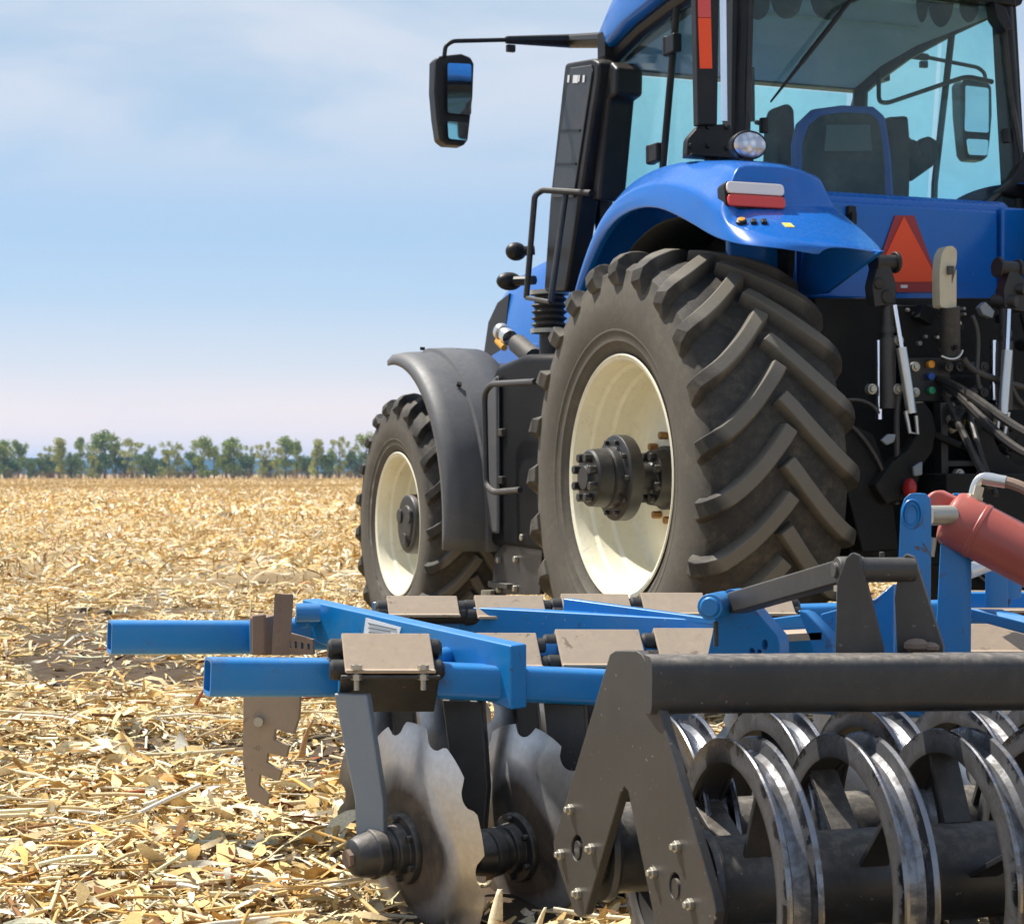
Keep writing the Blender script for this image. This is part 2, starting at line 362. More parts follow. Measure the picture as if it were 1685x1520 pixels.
def cover(x, y):
    """how thickly straw lies (0 bare soil .. 1 deep litter)"""
    n = .6 * vnoise(x, np.asarray(y) * .40, .62, 11) + .4 * vnoise(x, np.asarray(y) * .6, .22, 12)
    for a_, b_, ra, rb, k in ((-1.42, 7.75, .50, .34, .42), (-.85, 7.55, .35, .22, .34), (-3.4, 15.2, .9, .7, .45), (-2.6, 11.2, .5, .4, .30), (-.7, 9.0, .4, .4, .25), (-2.6, 20, 1.6, 1.2, .3), (.15, 4.9, .5, .25, .25)):
        n = n - k * np.exp(-((x - a_) / ra) ** 2 - ((np.asarray(y) - b_) / rb) ** 2)
    return np.clip((n - .375) / .18, 0, 1)
def attr(me, name, vals, dom='POINT', typ='FLOAT'):
    a = me.attributes.new(name, typ, dom)
    a.data.foreach_set('value' if typ == 'FLOAT' else 'color', np.asarray(vals, np.float32).ravel())
def mesh_np(name, v, faces4):
    me = bpy.data.meshes.new(name); v = np.asarray(v, np.float32); f = np.asarray(faces4, np.int32)
    k = f.shape[1]
    me.vertices.add(len(v)); me.vertices.foreach_set('co', v.ravel())
    me.loops.add(f.size); me.loops.foreach_set('vertex_index', f.ravel())
    me.polygons.add(len(f)); me.polygons.foreach_set('loop_start', np.arange(0, f.size, k, dtype=np.int32))
    me.update(calc_edges=True); return me
def gridfaces(nr, nc):
    i = np.arange(nr - 1)[:, None] * nc + np.arange(nc - 1)[None, :]
    return np.stack([i, i + 1, i + nc + 1, i + nc], -1).reshape(-1, 4)
def axis_steps(segs):
    o = []
    for a, b, st in segs: o += list(np.arange(a, b, st))
    return np.array(o + [segs[-1][1]])
def build_ground():
    ys = axis_steps([(-300, -20, 40), (-20, 2, 4), (2, 14, .045), (14, 30, .2), (30, 90, 2), (90, 600, 30), (600, 9000, 400)])
    xs = axis_steps([(-9000, -600, 400), (-600, -60, 30), (-60, -8, 2), (-8, 7, .06), (7, 60, 2), (60, 600, 30), (600, 9000, 400)])
    X, Y = np.meshgrid(xs, ys); Z = gz(X, Y)
    me = mesh_np('field', np.stack([X, Y, Z], -1).reshape(-1, 3), gridfaces(len(ys), len(xs)))
    attr(me, 'litter', (cover(X, Y)).ravel())
    m, t, p = newmat('stubble_soil')
    c = t.nodes.new('ShaderNodeTexCoord'); ob = c.outputs['Object']
    n = noise(t, 9, 8, .7, ob); nb = noise(t, 1.2, 5, .6, ob); nf = noise(t, 70, 5, .7, ob)
    mp = t.nodes.new('ShaderNodeMapping'); mp.inputs['Scale'].default_value = (1, .16, 1); t.links.new(ob, mp.inputs[0])
    far = noise(t, .35, 6, .6, mp.outputs[0]); farf = noise(t, 2.2, 7, .75, mp.outputs[0])
    soil = mix(t, n, (.035, .024, .016), (.13, .094, .062))
    strw = mix(t, nf, (.55, .38, .17), (.88, .74, .48))
    at = t.nodes.new('ShaderNodeAttribute'); at.attribute_name = 'litter'
    f = math_(t, 'MULTIPLY', at.outputs['Fac'], ramp(t, nf, (.40, .1), (.60, .85)))
    near = mix(t, f, soil, strw)
    fa = mix(t, ramp(t, farf, (.34, 0.0), (.58, 1.0)), (.34, .22, .10), (.68, .50, .25))
    fa = mix(t, ramp(t, far, (.50, 0.0), (.72, .55)), fa, (.26, .18, .10))
    s = t.nodes.new('ShaderNodeSeparateXYZ'); t.links.new(ob, s.inputs[0])
    df = ramp(t, math_(t, 'DIVIDE', s.outputs['Y'], 100), (.12, 0.0), (.40, 1.0))
    t.links.new(mix(t, df, near, fa), p.inputs['Base Color']); p.inputs['Roughness'].default_value = .95; p.inputs['Specular IOR Level'].default_value = .15
    bump(t, p, n, .5, .03)
    me.materials.append(m); me.shade_smooth()
    o = bpy.data.objects.new('stubble_field', me); COL.objects.link(o); o['kind'] = 'structure'
build_ground()

# straw litter: real strips and stalks, thousands of them in one mesh (nobody could count them)
STRAW = np.array([(.90, .79, .54), (.86, .70, .42), (.79, .58, .27), (.71, .45, .15), (.92, .86, .70), (.52, .30, .10), (.75, .54, .23), (.27, .14, .06), (.26, .075, .03), (.84, .67, .38)])
SP = np.array([.19, .17, .13, .09, .14, .06, .10, .05, .012, .10]); SP = SP / SP.sum()
def straw_mat():
    m, t, p = newmat('dry_straw')
    at = t.nodes.new('ShaderNodeAttribute'); at.attribute_name = 'col'
    n = noise(t, 160, 3, .6); n2 = noise(t, 45, 4, .6)
    c = mix(t, ramp(t, n, (.3, 0.0), (.75, .5)), at.outputs['Color'], (.42, .28, .12), 'MULTIPLY')
    c = mix(t, ramp(t, n2, (.52, 0.0), (.8, .45)), c, (.36, .22, .09))
    t.links.new(c, p.inputs['Base Color']); p.inputs['Roughness'].default_value = .8; p.inputs['Specular IOR Level'].default_value = .12
    return m
M['straw'] = straw_mat()
def strips(x, y, z, yaw, pitch, ln, wd, bend, twist, seg):
    n = len(x); t = np.linspace(-.5, .5, seg + 1)[None, :]
    d = np.stack([np.cos(yaw) * np.cos(pitch), np.sin(yaw) * np.cos(pitch), np.sin(pitch)], -1)
    sd = np.stack([-np.sin(yaw), np.cos(yaw), np.zeros(n)], -1); up = np.cross(d, sd)
    c = np.stack([x, y, z], -1)[:, None, :] + d[:, None, :] * (t * ln[:, None])[..., None] + up[:, None, :] * (bend[:, None] * ln[:, None] * (.25 - t ** 2) * 2)[..., None] + sd[:, None, :] * ((bend * .6)[:, None] * ln[:, None] * (t ** 2))[..., None]
    ang = twist[:, None] * t * 2 + (twist * .7)[:, None]
    wv = (sd[:, None, :] * np.cos(ang)[..., None] + up[:, None, :] * np.sin(ang)[..., None]) * (wd[:, None] * (1 - .6 * (2 * np.abs(t)) ** 4) * .5)[..., None]
    v = np.stack([c - wv, c + wv], 2).reshape(n, -1, 3)
    f0 = gridfaces(seg + 1, 2); f = (np.arange(n)[:, None, None] * (2 * (seg + 1)) + f0[None]).reshape(-1, 4)
    return v.reshape(-1, 3), f, 2 * (seg + 1)
def stalks(x, y, z, yaw, pitch, ln, r, bend, k=5, seg=2):
    n = len(x); t = np.linspace(-.5, .5, seg + 1)[None, :]
    d = np.stack([np.cos(yaw) * np.cos(pitch), np.sin(yaw) * np.cos(pitch), np.sin(pitch)], -1)
    sd = np.stack([-np.sin(yaw), np.cos(yaw), np.zeros(n)], -1); up = np.cross(d, sd)
    c = np.stack([x, y, z], -1)[:, None, :] + d[:, None, :] * (t * ln[:, None])[..., None] + up[:, None, :] * (bend[:, None] * ln[:, None] * (.25 - t ** 2))[..., None]
    a = np.arange(k) * 2 * np.pi / k
    ring = sd[:, None, :] * np.cos(a)[None, :, None] + up[:, None, :] * np.sin(a)[None, :, None]
    v = c[:, :, None, :] + ring[:, None] * r[:, None, None, None]
    i = np.arange(seg)[:, None] * k + np.arange(k)[None]; j = np.arange(seg)[:, None] * k + (np.arange(k)[None] + 1) % k
    f0 = np.stack([i, j, j + k, i + k], -1).reshape(-1, 4)
    f = (np.arange(n)[:, None, None] * (k * (seg + 1)) + f0[None]).reshape(-1, 4)
    return v.reshape(-1, 3), f, k * (seg + 1)
def scatter(n, y0, y1, xk, xm, power=1.0):
    u = rng.random(n * 3); y = y0 + (y1 - y0) * rng.random(n * 3); half = xk * y + xm
    keep = u < half / (xk * y1 + xm); y = y[keep][:n]; half = half[keep][:n]
    x = (rng.random(len(y)) * 2 - 1) * half; return x, y
def litter(name, label, jobs):
    vs, fs, cs, off = [], [], [], 0
    for kind, n, y0, y1, lo, hi, wlo, whi, lift, pit in jobs:
        x, y = scatter(int(n * (1.5 if y1 < 10 else 1.15)), y0, y1, .28, 2.2)
        k = rng.random(len(x)) < .10 + .90 * cover(x, y); x, y = x[k], y[k]; n = len(x)
        ln = lo + (hi - lo) * rng.random(n) ** 1.7; wd = wlo + (whi - wlo) * rng.random(n) ** 1.5
        z = gz(x, y) + rng.random(n) ** 1.6 * lift * (.3 + cover(x, y)) + .004
        yaw = rng.random(n) * 2 * np.pi; pitch = rng.normal(0, pit, n); bend = rng.normal(0, .22, n)
        if kind == 'strip': v, f, per = strips(x, y, z, yaw, pitch, ln, wd, bend, rng.normal(0, .7, n), 4)
        elif kind == 'flake': v, f, per = strips(x, y, z, yaw, pitch, ln, wd, bend * 1.5, rng.normal(0, .5, n), 2)
        else: v, f, per = stalks(x, y, z + wd, yaw, pitch * .5, ln, wd, bend * .5)
        c = STRAW[rng.choice(len(STRAW), n, p=SP)] * (.70 + .55 * rng.random((n, 1)))
        c = np.clip(np.concatenate([c, np.ones((n, 1))], 1), 0, .92)
        vs.append(v); fs.append(f + off); cs.append(np.repeat(c, per, 0)); off += len(v)
    me = mesh_np(name, np.concatenate(vs), np.concatenate(fs)); attr(me, 'col', np.concatenate(cs), 'POINT', 'FLOAT_COLOR')
    me.materials.append(M['straw']); me.shade_smooth()
    o = bpy.data.objects.new(name, me); COL.objects.link(o); return tag(o, label, 'straw', None, 'stuff')
litter('straw_litter', 'loose pale chopped straw and corn husks lying over the near field', [
    ('strip', 22000, 3.6, 9.5, .04, .22, .005, .020, .055, .24),
    ('strip', 8500, 3.6, 9.5, .05, .19, .016, .045, .06, .26),
    ('strip', 2200, 3.6, 8.5, .08, .24, .030, .065, .06, .24),
    ('stalk', 12500, 3.6, 9.5, .05, .36, .0025, .0075, .06, .20),
    ('flake', 66000, 3.6, 9.5, .012, .07, .005, .022, .05, .38),
    ('strip', 46000, 9.5, 20, .07, .36, .008, .026, .06, .22),
    ('stalk', 12000, 9.5, 20, .06, .32, .004, .009, .05, .16),
    ('flake', 44000, 9.5, 20, .03, .12, .010, .032, .05, .3),
    ('strip', 60000, 20, 50, .12, .45, .02, .045, .08, .3),
    ('flake', 60000, 50, 130, .2, .7, .05, .12, .10, .3)])
def stubble():
    vs, fs, cs, off = [], [], [], 0
    for n, y0, y1, h0, h1, r0, r1 in ((9000, 12, 40, .05, .18, .004, .009), (60000, 40, 190, .08, .26, .010, .022), (30000, 190, 400, .14, .34, .02, .045)):
        x, y = scatter(n, y0, y1, .28, 1); k_ = rng.random(len(x)) < .15 + .85 * np.clip((.6 * vnoise(x, y * .22, 3.2, 21) + .4 * vnoise(x, y * .3, 1.1, 22) - .32) / .25, 0, 1); x, y = x[k_], y[k_]; n = len(x)
        h = h0 + (h1 - h0) * rng.random(n); r = r0 + (r1 - r0) * rng.random(n)
        v, f, per = stalks(x, y, gz(x, y) + h * .45, rng.random(n) * 6.28, np.pi / 2 + rng.normal(0, .55, n), h, r, rng.normal(0, .2, n), 3, 1)
        c = np.array([(.82, .62, .28), (.74, .52, .20), (.88, .76, .48), (.60, .40, .16), (.42, .26, .11)])[rng.integers(0, 5, n)] * (.75 + .45 * rng.random((n, 1)))
        c = np.concatenate([c, np.ones((n, 1))], 1); vs.append(v); fs.append(f + off); cs.append(np.repeat(c, per, 0)); off += len(v)
    me = mesh_np('standing_stubble', np.concatenate(vs), np.concatenate(fs)); attr(me, 'col', np.concatenate(cs), 'POINT', 'FLOAT_COLOR'); me.materials.append(M['straw'])
    o = bpy.data.objects.new('standing_stubble', me); COL.objects.link(o); tag(o, 'golden standing stubble across the far half of the field', 'stubble', None, 'stuff')
stubble()

# ------------------------------------------------------------------ far treeline
def leaf_mat():
    m, t, p = newmat('tree_leaves')
    at = t.nodes.new('ShaderNodeAttribute'); at.attribute_name = 'col'
    t.links.new(at.outputs['Color'], p.inputs['Base Color']); p.inputs['Roughness'].default_value = .7; p.inputs['Specular IOR Level'].default_value = .2
    return m
M['leaf'] = leaf_mat()
M['bark'] = surf('bark', (.10, .075, .055), .9, dust=.2, topdust=.1)
def leaf_cloud(name, blobs, n, size, cols, seed):
    r = np.random.default_rng(seed); vs, cs = [], []
    wts = np.array([b[3] * b[4] ** 2 for b in blobs]); wts = wts / wts.sum()
    pick = r.choice(len(blobs), n, p=wts); B = np.array([b[:6] for b in blobs])[pick]
    dirs = r.normal(size=(n, 3)); dirs /= np.linalg.norm(dirs, axis=1, keepdims=True)
    rad = r.random(n) ** .45
    c = B[:, :3] + dirs * rad[:, None] * np.stack([B[:, 4], B[:, 4], B[:, 5]], -1) * (.8 + .5 * r.random((n, 1)))
    u = r.normal(size=(n, 3)); u /= np.linalg.norm(u, axis=1, keepdims=True); v = np.cross(u, r.normal(size=(n, 3))); v /= np.linalg.norm(v, axis=1, keepdims=True)
    s = size * (.6 + .8 * r.random((n, 1)))
    P = np.stack([c - u * s, c + v * s * .6, c + u * s, c - v * s * .6], 1).reshape(-1, 3)
    me = mesh_np(name, P, np.arange(4 * n).reshape(-1, 4))
    tone = np.array(cols)[(r.random(n) * len(cols)).astype(int)] * (1.6 + 1.0 * r.random((n, 1)))
    attr(me, 'col', np.repeat(np.concatenate([tone, np.ones((n, 1))], 1), 4, 0), 'POINT', 'FLOAT_COLOR'); me.materials.append(M['leaf']); return me
GREENS = [(.12, .155, .035), (.16, .19, .045), (.08, .115, .03), (.21, .22, .06), (.06, .09, .028)]
PALE = [(.20, .21, .06), (.26, .24, .075), (.15, .17, .05), (.11, .135, .04)]
DARK = [(.07, .10, .035), (.09, .125, .04), (.05, .075, .028)]
def tree_kind(kind, seed):
    """(trunk mesh builder, crown mesh) of unit height 10 m"""
    r = random.Random(seed); blobs = []
    def blob(x, y, z, rx, rz, w=1): blobs.append((x, y, z, w, rx, rz))
    if kind == 'round':
        for i in range(11): blob(r.uniform(-2.3, 2.3), r.uniform(-2, 2), r.uniform(4.6, 8.6), r.uniform(1.0, 1.6), r.uniform(.9, 1.3))
        for i in range(8): blob(r.uniform(-1.9, 1.9), r.uniform(-1.5, 1.5), r.uniform(1.2, 4.4), r.uniform(.7, 1.3), r.uniform(.8, 1.3))
        blob(0, 0, 9, 1.1, .9)
    elif kind == 'tall':
        for i in range(17): blob(r.uniform(-2.0, 2.0), r.uniform(-1.6, 1.6), r.uniform(1.6, 9.3), r.uniform(.75, 1.3), r.uniform(.8, 1.3))
    elif kind == 'bush':
        for i in range(10): blob(r.uniform(-1.8, 1.8), r.uniform(-1.5, 1.5), r.uniform(.6, 4.4), r.uniform(.8, 1.3), r.uniform(.8, 1.3))
    elif kind == 'cone':
        for i in range(16):
            z = r.uniform(.8, 9.2); q = 2.2 * (1 - z / 11); blob(r.uniform(-q, q), r.uniform(-q, q), z, r.uniform(.8, 1.3), r.uniform(.8, 1.3))
    else:   # sparse: thin upper crown with sky between the branches
        for i in range(20): blob(r.uniform(-2.3, 2.3), r.uniform(-1.8, 1.8), r.uniform(3.6, 9.4), r.uniform(.5, .95), r.uniform(.4, .9))
        for i in range(7): blob(r.uniform(-1.9, 1.9), r.uniform(-1.5, 1.5), r.uniform(.8, 3.4), r.uniform(.7, 1.1), r.uniform(.7, 1.1))
    n = {'round': 4300, 'tall': 3400, 'bush': 2400, 'cone': 3900, 'sparse': 2500}[kind]
    pal = {'round': GREENS, 'tall': GREENS, 'bush': DARK, 'cone': PALE, 'sparse': PALE}[kind]
    cr = leaf_cloud('crown', blobs, n, .19, pal, seed)
    mb = MB(); h = 7 if kind != 'bush' else 2.5
    mb.tube([(0, 0, -.2), (.1, 0, h * .4), (-.1, .1, h * .7), (.05, 0, h)], [.24, .19, .13, .05], 7)
    for b in blobs[:8]:
        z0 = min(h * .8, max(1.2, b[2] - 2)); mb.tube([(0, 0, z0), (b[0] * .6, b[1] * .6, (z0 + b[2]) / 2), (b[0], b[1], b[2])], [.09, .06, .025], 5)
    return mb, cr
KINDS = {}
def place_tree(px, top, base, kind, seed, label, Y=420, wid=1.0):
    key = (kind, seed)
    if key not in KINDS:
        mb, cr = tree_kind(kind, seed)
        t = link('trunk', mb, M['bark']); c = bpy.data.objects.new('crown', cr); COL.objects.link(c); KINDS[key] = (t, c)
    else:
        t0, c0 = KINDS[key]; t = t0.copy(); c = c0.copy(); COL.objects.link(t); COL.objects.link(c)
    h = (base - top) / F * Y; p = W(px, 0, Y)
    o = thing('tree' if kind != 'bush' else 'bush', label, 'tree' if kind != 'bush' else 'bush', (p.x, Y, 0), seed * 1.3 + px, 'trees of the far treeline')
    s = h / (10 if kind != 'bush' else 5.4); o.scale = (s * wid, s * wid, s)
    t.parent = o; c.parent = o
TREES = [  # px, top, kind, seed, width, label
    (8, 724, 'round', 1, 1.15, 'broad green tree cut by the left edge of the photo'),
    (30, 725, 'tall', 2, .9, 'narrow leafy tree just right of the broad one at the left edge'),
    (48, 754, 'bush', 3, .9, 'low dark bush right after the two trees at the left edge'),
    (67, 753, 'bush', 4, 1.0, 'small dark bush in the wide gap left of the yellowish tree'),
    (76, 732, 'sparse', 5, .8, 'thin see-through tree leaning out left of the yellow-topped tree'),
    (98, 722, 'cone', 6, .95, 'yellow-topped tree standing alone at the first wide gap of the treeline'),
    (133, 720, 'tall', 7, .75, 'slim tree against the left side of the tallest tree'),
    (173, 708, 'round', 8, 1.05, 'tallest tree of the whole treeline, with dense dark top'),
    (152, 735, 'sparse', 9, .7, 'ragged thin tree tucked between the slim one and the tallest tree'),
    (218, 723, 'sparse', 10, 1.15, 'pale see-through tree to the right of the tallest tree'),
    (204, 748, 'bush', 11, .8, 'dark bush at the foot of the pale see-through tree'),
    (249, 734, 'tall', 12, .6, 'dark narrow column-like tree left of a loose yellowish one'),
    (278, 724, 'sparse', 13, 1.15, 'loose yellowish tree with many gaps beside the dark column-like tree'),
    (264, 752, 'bush', 14, .9, 'bush under the loose yellowish tree'),
    (333, 718, 'round', 15, 1.0, 'umbrella-topped tree in the middle of the treeline over a clear trunk'),
    (385, 720, 'round', 16, 1.15, 'wide full green tree to the right of the umbrella-topped one'),
    (411, 731, 'sparse', 17, .7, 'wispy tree clinging to the right side of the wide full green tree'),
    (433, 728, 'sparse', 18, .75, 'wispy slim tree above a dark bush, left of the dome-topped tree'),
    (440, 752, 'bush', 19, .95, 'dark bush beneath the wispy slim tree'),
    (470, 718, 'round', 20, 1.1, 'dome-topped bright green tree at the right half of the treeline'),
    (523, 724, 'cone', 21, .95, 'conical yellow-green tree standing dense down to the ground'),
    (558, 720, 'sparse', 22, .85, 'airy pale tree between the conical tree and the tractor'),
    (578, 730, 'sparse', 23, .75, 'thin pale tree next to the one at the tractor wheel'),
    (603, 713, 'tall', 24, .95, 'tree half hidden behind the front tractor tyre'),
    (18, 745, 'bush', 25, 1.0, 'bush at the foot of the broad tree cut by the left edge'),
    (88, 748, 'bush', 26, .9, 'bush pressed against the left foot of the yellow-topped tree'),
    (118, 745, 'bush', 27, .8, 'bush between the yellow-topped tree and the slim tree'),
    (160, 742, 'bush', 28, 1.1, 'wide bush under the tallest tree of the treeline'),
    (190, 728, 'tall', 29, .7, 'leafy tree filling the gap right of the tallest tree'),
    (240, 742, 'bush', 30, .9, 'bush left of the dark narrow column-like tree'),
    (292, 735, 'sparse', 31, .9, 'small loose tree in the wide gap left of the umbrella-topped tree'),
    (318, 742, 'bush', 32, 1.0, 'bush left of the umbrella-topped tree'),
    (352, 735, 'tall', 33, .8, 'medium tree squeezed between the umbrella-topped and the wide full tree'),
    (372, 742, 'bush', 34, .9, 'bush at the left foot of the wide full green tree'),
    (402, 745, 'bush', 35, .9, 'bush under the wispy tree beside the wide full one'),
    (455, 735, 'sparse', 36, .8, 'thin tree at the left shoulder of the dome-topped tree'),
    (488, 728, 'tall', 37, .7, 'leafy tree at the right shoulder of the dome-topped tree'),
    (506, 748, 'bush', 38, .8, 'bush left of the conical yellow-green tree'),
    (542, 742, 'bush', 39, .9, 'bush right of the conical yellow-green tree'),
    (590, 742, 'bush', 40, 1.0, 'bush beside the tree at the tractor tyre')]
for i, (px, top, kind, seed, wd, lab) in enumerate(TREES):
    place_tree(px, top, 790, kind, 1 + seed % 4 if kind in ('sparse', 'bush') else seed % 3 + 5, lab, 405 + 14 * math.sin(i * 2.1), wd * (.98 if kind != 'bush' else .95))
def far_things():
    # the shelterbelt runs on behind the tractor and past both sides of the picture, there as one wood
    r_ = random.Random(5); blobs = []
    for x0, x1 in ((-300, -114), (-24, 330)):
        x = x0
        while x < x1:
            h = r_.uniform(5, 8.6); blobs += [(x, 412 + r_.uniform(-8, 8), h * .72, 1, r_.uniform(1.5, 2.3), h * .28), (x + r_.uniform(-1, 1), 412, h * .35, 1, r_.uniform(1.6, 2.4), h * .33)]; x += r_.uniform(2.6, 4.6)
    me = leaf_cloud('shelterbelt', blobs, 60000, .26, GREENS + PALE, 77); o = bpy.data.objects.new('shelterbelt', me); COL.objects.link(o); tag(o, 'far shelterbelt of green trees running on behind the tractor', 'wood', None, 'stuff')
    # dry reddish grass verge at the foot of the trees
    n = 9000; x = (rng.random(n) * 2 - 1) * 190; y = 398 + rng.random(n) * 26; h = .9 + 1.4 * rng.random(n)
    v, f, per = strips(x, y, h * .45, rng.random(n) * 6.28, np.pi / 2 + rng.normal(0, .3, n), h, .10 + .15 * rng.random(n), rng.normal(0, .2, n), rng.normal(0, .4, n), 1)
    c = np.array([(.26, .12, .07), (.30, .17, .10), (.22, .12, .08), (.17, .13, .07)])[rng.integers(0, 4, n)]; c = np.concatenate([c, np.ones((n, 1))], 1)
    me = mesh_np('dry_grass_verge', v, f); attr(me, 'col', np.repeat(c, per, 0), 'POINT', 'FLOAT_COLOR'); me.materials.append(M['leaf'])
    o = bpy.data.objects.new('dry_grass_verge', me); COL.objects.link(o); tag(o, 'reddish dry grass along the foot of the far treeline', 'grass', None, 'stuff')
    # wooded rise far beyond, seen blue through the air between the trunks
    xs = np.linspace(-1600, 1600, 220); rows = []
    hz = 15 + 9 * vnoise(xs, xs * 0, 160, 5) + 5 * vnoise(xs, xs * 0, 37, 6) + 3 * vnoise(xs, xs * 0, 14, 8)
    for yy, k in ((2600, 0), (2640, .55), (2680, .85), (2760, 1), (3000, .9), (3200, 0)): rows.append(np.stack([xs, np.full_like(xs, yy), hz * k - .5], -1))
    me = mesh_np('wooded_hills', np.concatenate(rows), gridfaces(6, len(xs)))
    m, t, p = newmat('far_woodland'); t.links.new(mix(t, noise(t, .03, 6), (.012, .035, .035), (.03, .06, .05)), p.inputs['Base Color']); p.inputs['Roughness'].default_value = 1; p.inputs['Specular IOR Level'].default_value = 0
    me.materials.append(m); me.shade_smooth(); o = bpy.data.objects.new('wooded_hills', me); COL.objects.link(o); o['kind'] = 'structure'
far_things()

# ------------------------------------------------------------------ the tractor (own axes: x forward, y left, z up)
TR = thing('tractor', 'large blue farm tractor with cream wheel rims, coupled to the blue disc harrow', 'tractor', TO, R(90) + YAW)
def link_attr(name, mb, m, parent, fn, attn, **k):
    """link, with a per-vertex float computed from the vertex position"""
    o = link(name, mb, m, parent, **k); me = o.data
    co = np.empty(len(me.vertices) * 3, np.float32); me.vertices.foreach_get('co', co); attr(me, attn, fn(co.reshape(-1, 3))); return o

def make_wheel(cx, cy, cz, Rl, wt, rim, nl, lugh, sgn, dish, front):
    """cy: tyre centre; sgn +1: outer side towards +y. Rl: radius over the lugs; rim: flange radius"""
    Rc = Rl - lugh; hw = wt / 2
    k = (Rc - rim)
    prof = [(0, Rc), (hw * .42, Rc - .004), (hw * .76, Rc - .02), (hw * .92, Rc - .05), (hw * .985, Rc - .11 * k / .45), (hw * 1.02, Rc - .2 * k / .45), (hw * 1.02, Rc - .27 * k / .45), (hw * .985, Rc - .325 * k / .45), (hw * .992, Rc - .332 * k / .45), (hw * .970, Rc - .345 * k / .45), (hw * .95, Rc - .375 * k / .45), (hw * .955, Rc - .382 * k / .45), (hw * .925, Rc - .392 * k / .45), (hw * .90, Rc - .41 * k / .45), (hw * .85, rim + .012), (hw * .83, rim - .012), (hw * .76, rim - .02)]
    full = [(-a, r) for a, r in prof[:0:-1]] + prof
    mb = MB(); c = V(cx, cy, cz)
    mb.lathe(full, c, (0, 1, 0), 120)
    # profile as arc length for the lugs
    pp = [Vector((a, r, 0)) for a, r in prof]; sl = [0]
    for a, b in zip(pp, pp[1:]): sl.append(sl[-1] + (b - a).length)
    def at(s):
        sg = 1 if s >= 0 else -1; s = abs(s); i = 0
        while i < len(sl) - 2 and sl[i + 1] < s: i += 1
        t = (s - sl[i]) / (sl[i + 1] - sl[i]); q = pp[i].lerp(pp[i + 1], t)
        def nr(j):
            a = pp[max(j - 1, 0)]; b = pp[min(j + 1, len(pp) - 1)]; d = b - a; return Vector((-d.y, d.x, 0)).normalized()
        n = nr(i).lerp(nr(i + 1), t).normalized()
        if j0 and s < 1e-3: n = Vector((0, 1, 0))
        return sg * q.x, q.y, sg * n.x, n.y
    j0 = True
    send = sl[4] + .012; nu = 12; D = .36 * 1.07 / Rl * (1 if not front else .95)
    lugverts = []
    for q in range(nl):
        for side in (1, -1):
            th0 = 2 * math.pi * (q + (.5 if side < 0 else 0)) / nl
            rows = []
            for i in range(nu + 1):
                u = i / nu; s = -.012 + u * (send + .012); th = th0 + D * (1 - (1 - min(u, 1)) ** 1.45)
                du = .01; th2 = th0 + D * (1 - (1 - min(u + du, 1)) ** 1.45); ds = du * (send + .012); dt = (th2 - th) * Rc
                ln = math.hypot(ds, dt) or 1; ns, ntn = -dt / ln, ds / ln        # across the lug, in (s, theta*R)
                fall = 1 if u < .88 else max(.25, 1 - (u - .88) / .12 * .75)
                h = lugh * fall * (1 if u > .03 else .92); row = []
                wtop, wbot = (.029, .046) if not front else (.021, .037)
                if u > .8: wbot *= 1 + (u - .8) * 2.5; wtop *= 1 + (u - .8) * 2.5
                for wv, hh in ((-wbot, -.006), (-wtop, h), (wtop, h), (wbot, -.006)):
                    a, r, na, nr_ = at(side * (s + ns * wv)) if True else 0
                    ang = th + ntn * wv / Rc
                    aa, rr = a + na * hh, r + nr_ * hh
                    row.append(c + V(-rr * math.sin(ang), sgn * aa, rr * math.cos(ang)))
                rows.append(row)
            b0 = len(mb.b.verts); mb.grid(rows)
            mb.b.verts.ensure_lookup_table(); vv = mb.b.verts
            mb.b.faces.new([vv[b0 + j] for j in range(4)]); mb.b.faces.new([vv[b0 + nu * 4 + j] for j in (3, 2, 1, 0)])
    def tyre_tone(co):
        rr = np.hypot(co[:, 0] - cx, co[:, 2] - cz); yy = np.abs(co[:, 1] - cy)
        return np.clip(np.where(rr > Rc + .025, 1, 0) + np.where((rr < Rc - .10) & (rr > rim + .03), .45, 0), 0, 1)
    # rim
    fy = hw * .86; g = MB()
    def ring(p): g.lathe([(sgn * a, r) for a, r in p], c, (0, 1, 0), 96)
    ring([(fy - .02, rim - .018), (fy + .008, rim + .012), (fy + .012, rim + .004), (fy + .004, rim - .016), (fy - .03, rim - .030), (fy - .07, rim - .034), (fy - .085, rim - .050), (fy - .16, rim - .058), (fy - .175, rim - .074), (dish + .03, rim - .082), (dish + .012, rim - .088), (dish, rim - .10), (dish - .004, rim - .16), (dish + .03, .24), (dish + .03, .05)])
    ring([(-fy, rim), (-fy + .05, rim - .035), (-.05, rim - .08), (dish - .02, rim - .08), (dish - .02, .1)])
    wheel = link('wheel', g, M['cream'], TR, angle=28)
    link_attr('tyre', mb, M['rubber'], wheel, tyre_tone, 'tyre_tone', angle=32, bevel=.007)
    h = MB(); Y = lambda a: c + V(0, sgn * a, 0)
    nut = MB()
    if not front:
        f0 = fy                      # rim flange plane; the bar axle sticks out through the dish
        h.lathe([(0, .0), (0, .15), (.035, .15), (.035, .135), (.10, .128), (.10, .075), (.11, .068)], Y(dish + .032), (0, sgn, 0), 40)
        h.lathe([(0, .068), (.30, .068)], Y(dish + .1), (0, sgn, 0), 32)
        a = f0 - .035
        h.lathe([(0, .06), (0, .195), (.012, .20), (.065, .20), (.072, .19), (.074, .145), (.11, .14), (.115, .132), (.125, .138), (.19, .132), (.20, .122), (.205, .06), (.225, .055), (.225, 0)], Y(a), (0, sgn, 0), 48)
        for k in range(10):
            t = 2 * math.pi * k / 10; dr = V(math.cos(t), 0, math.sin(t))
            h.cyl(Y(a + .05) + dr * .172, Y(a + .09) + dr * .172, .013, n=6)
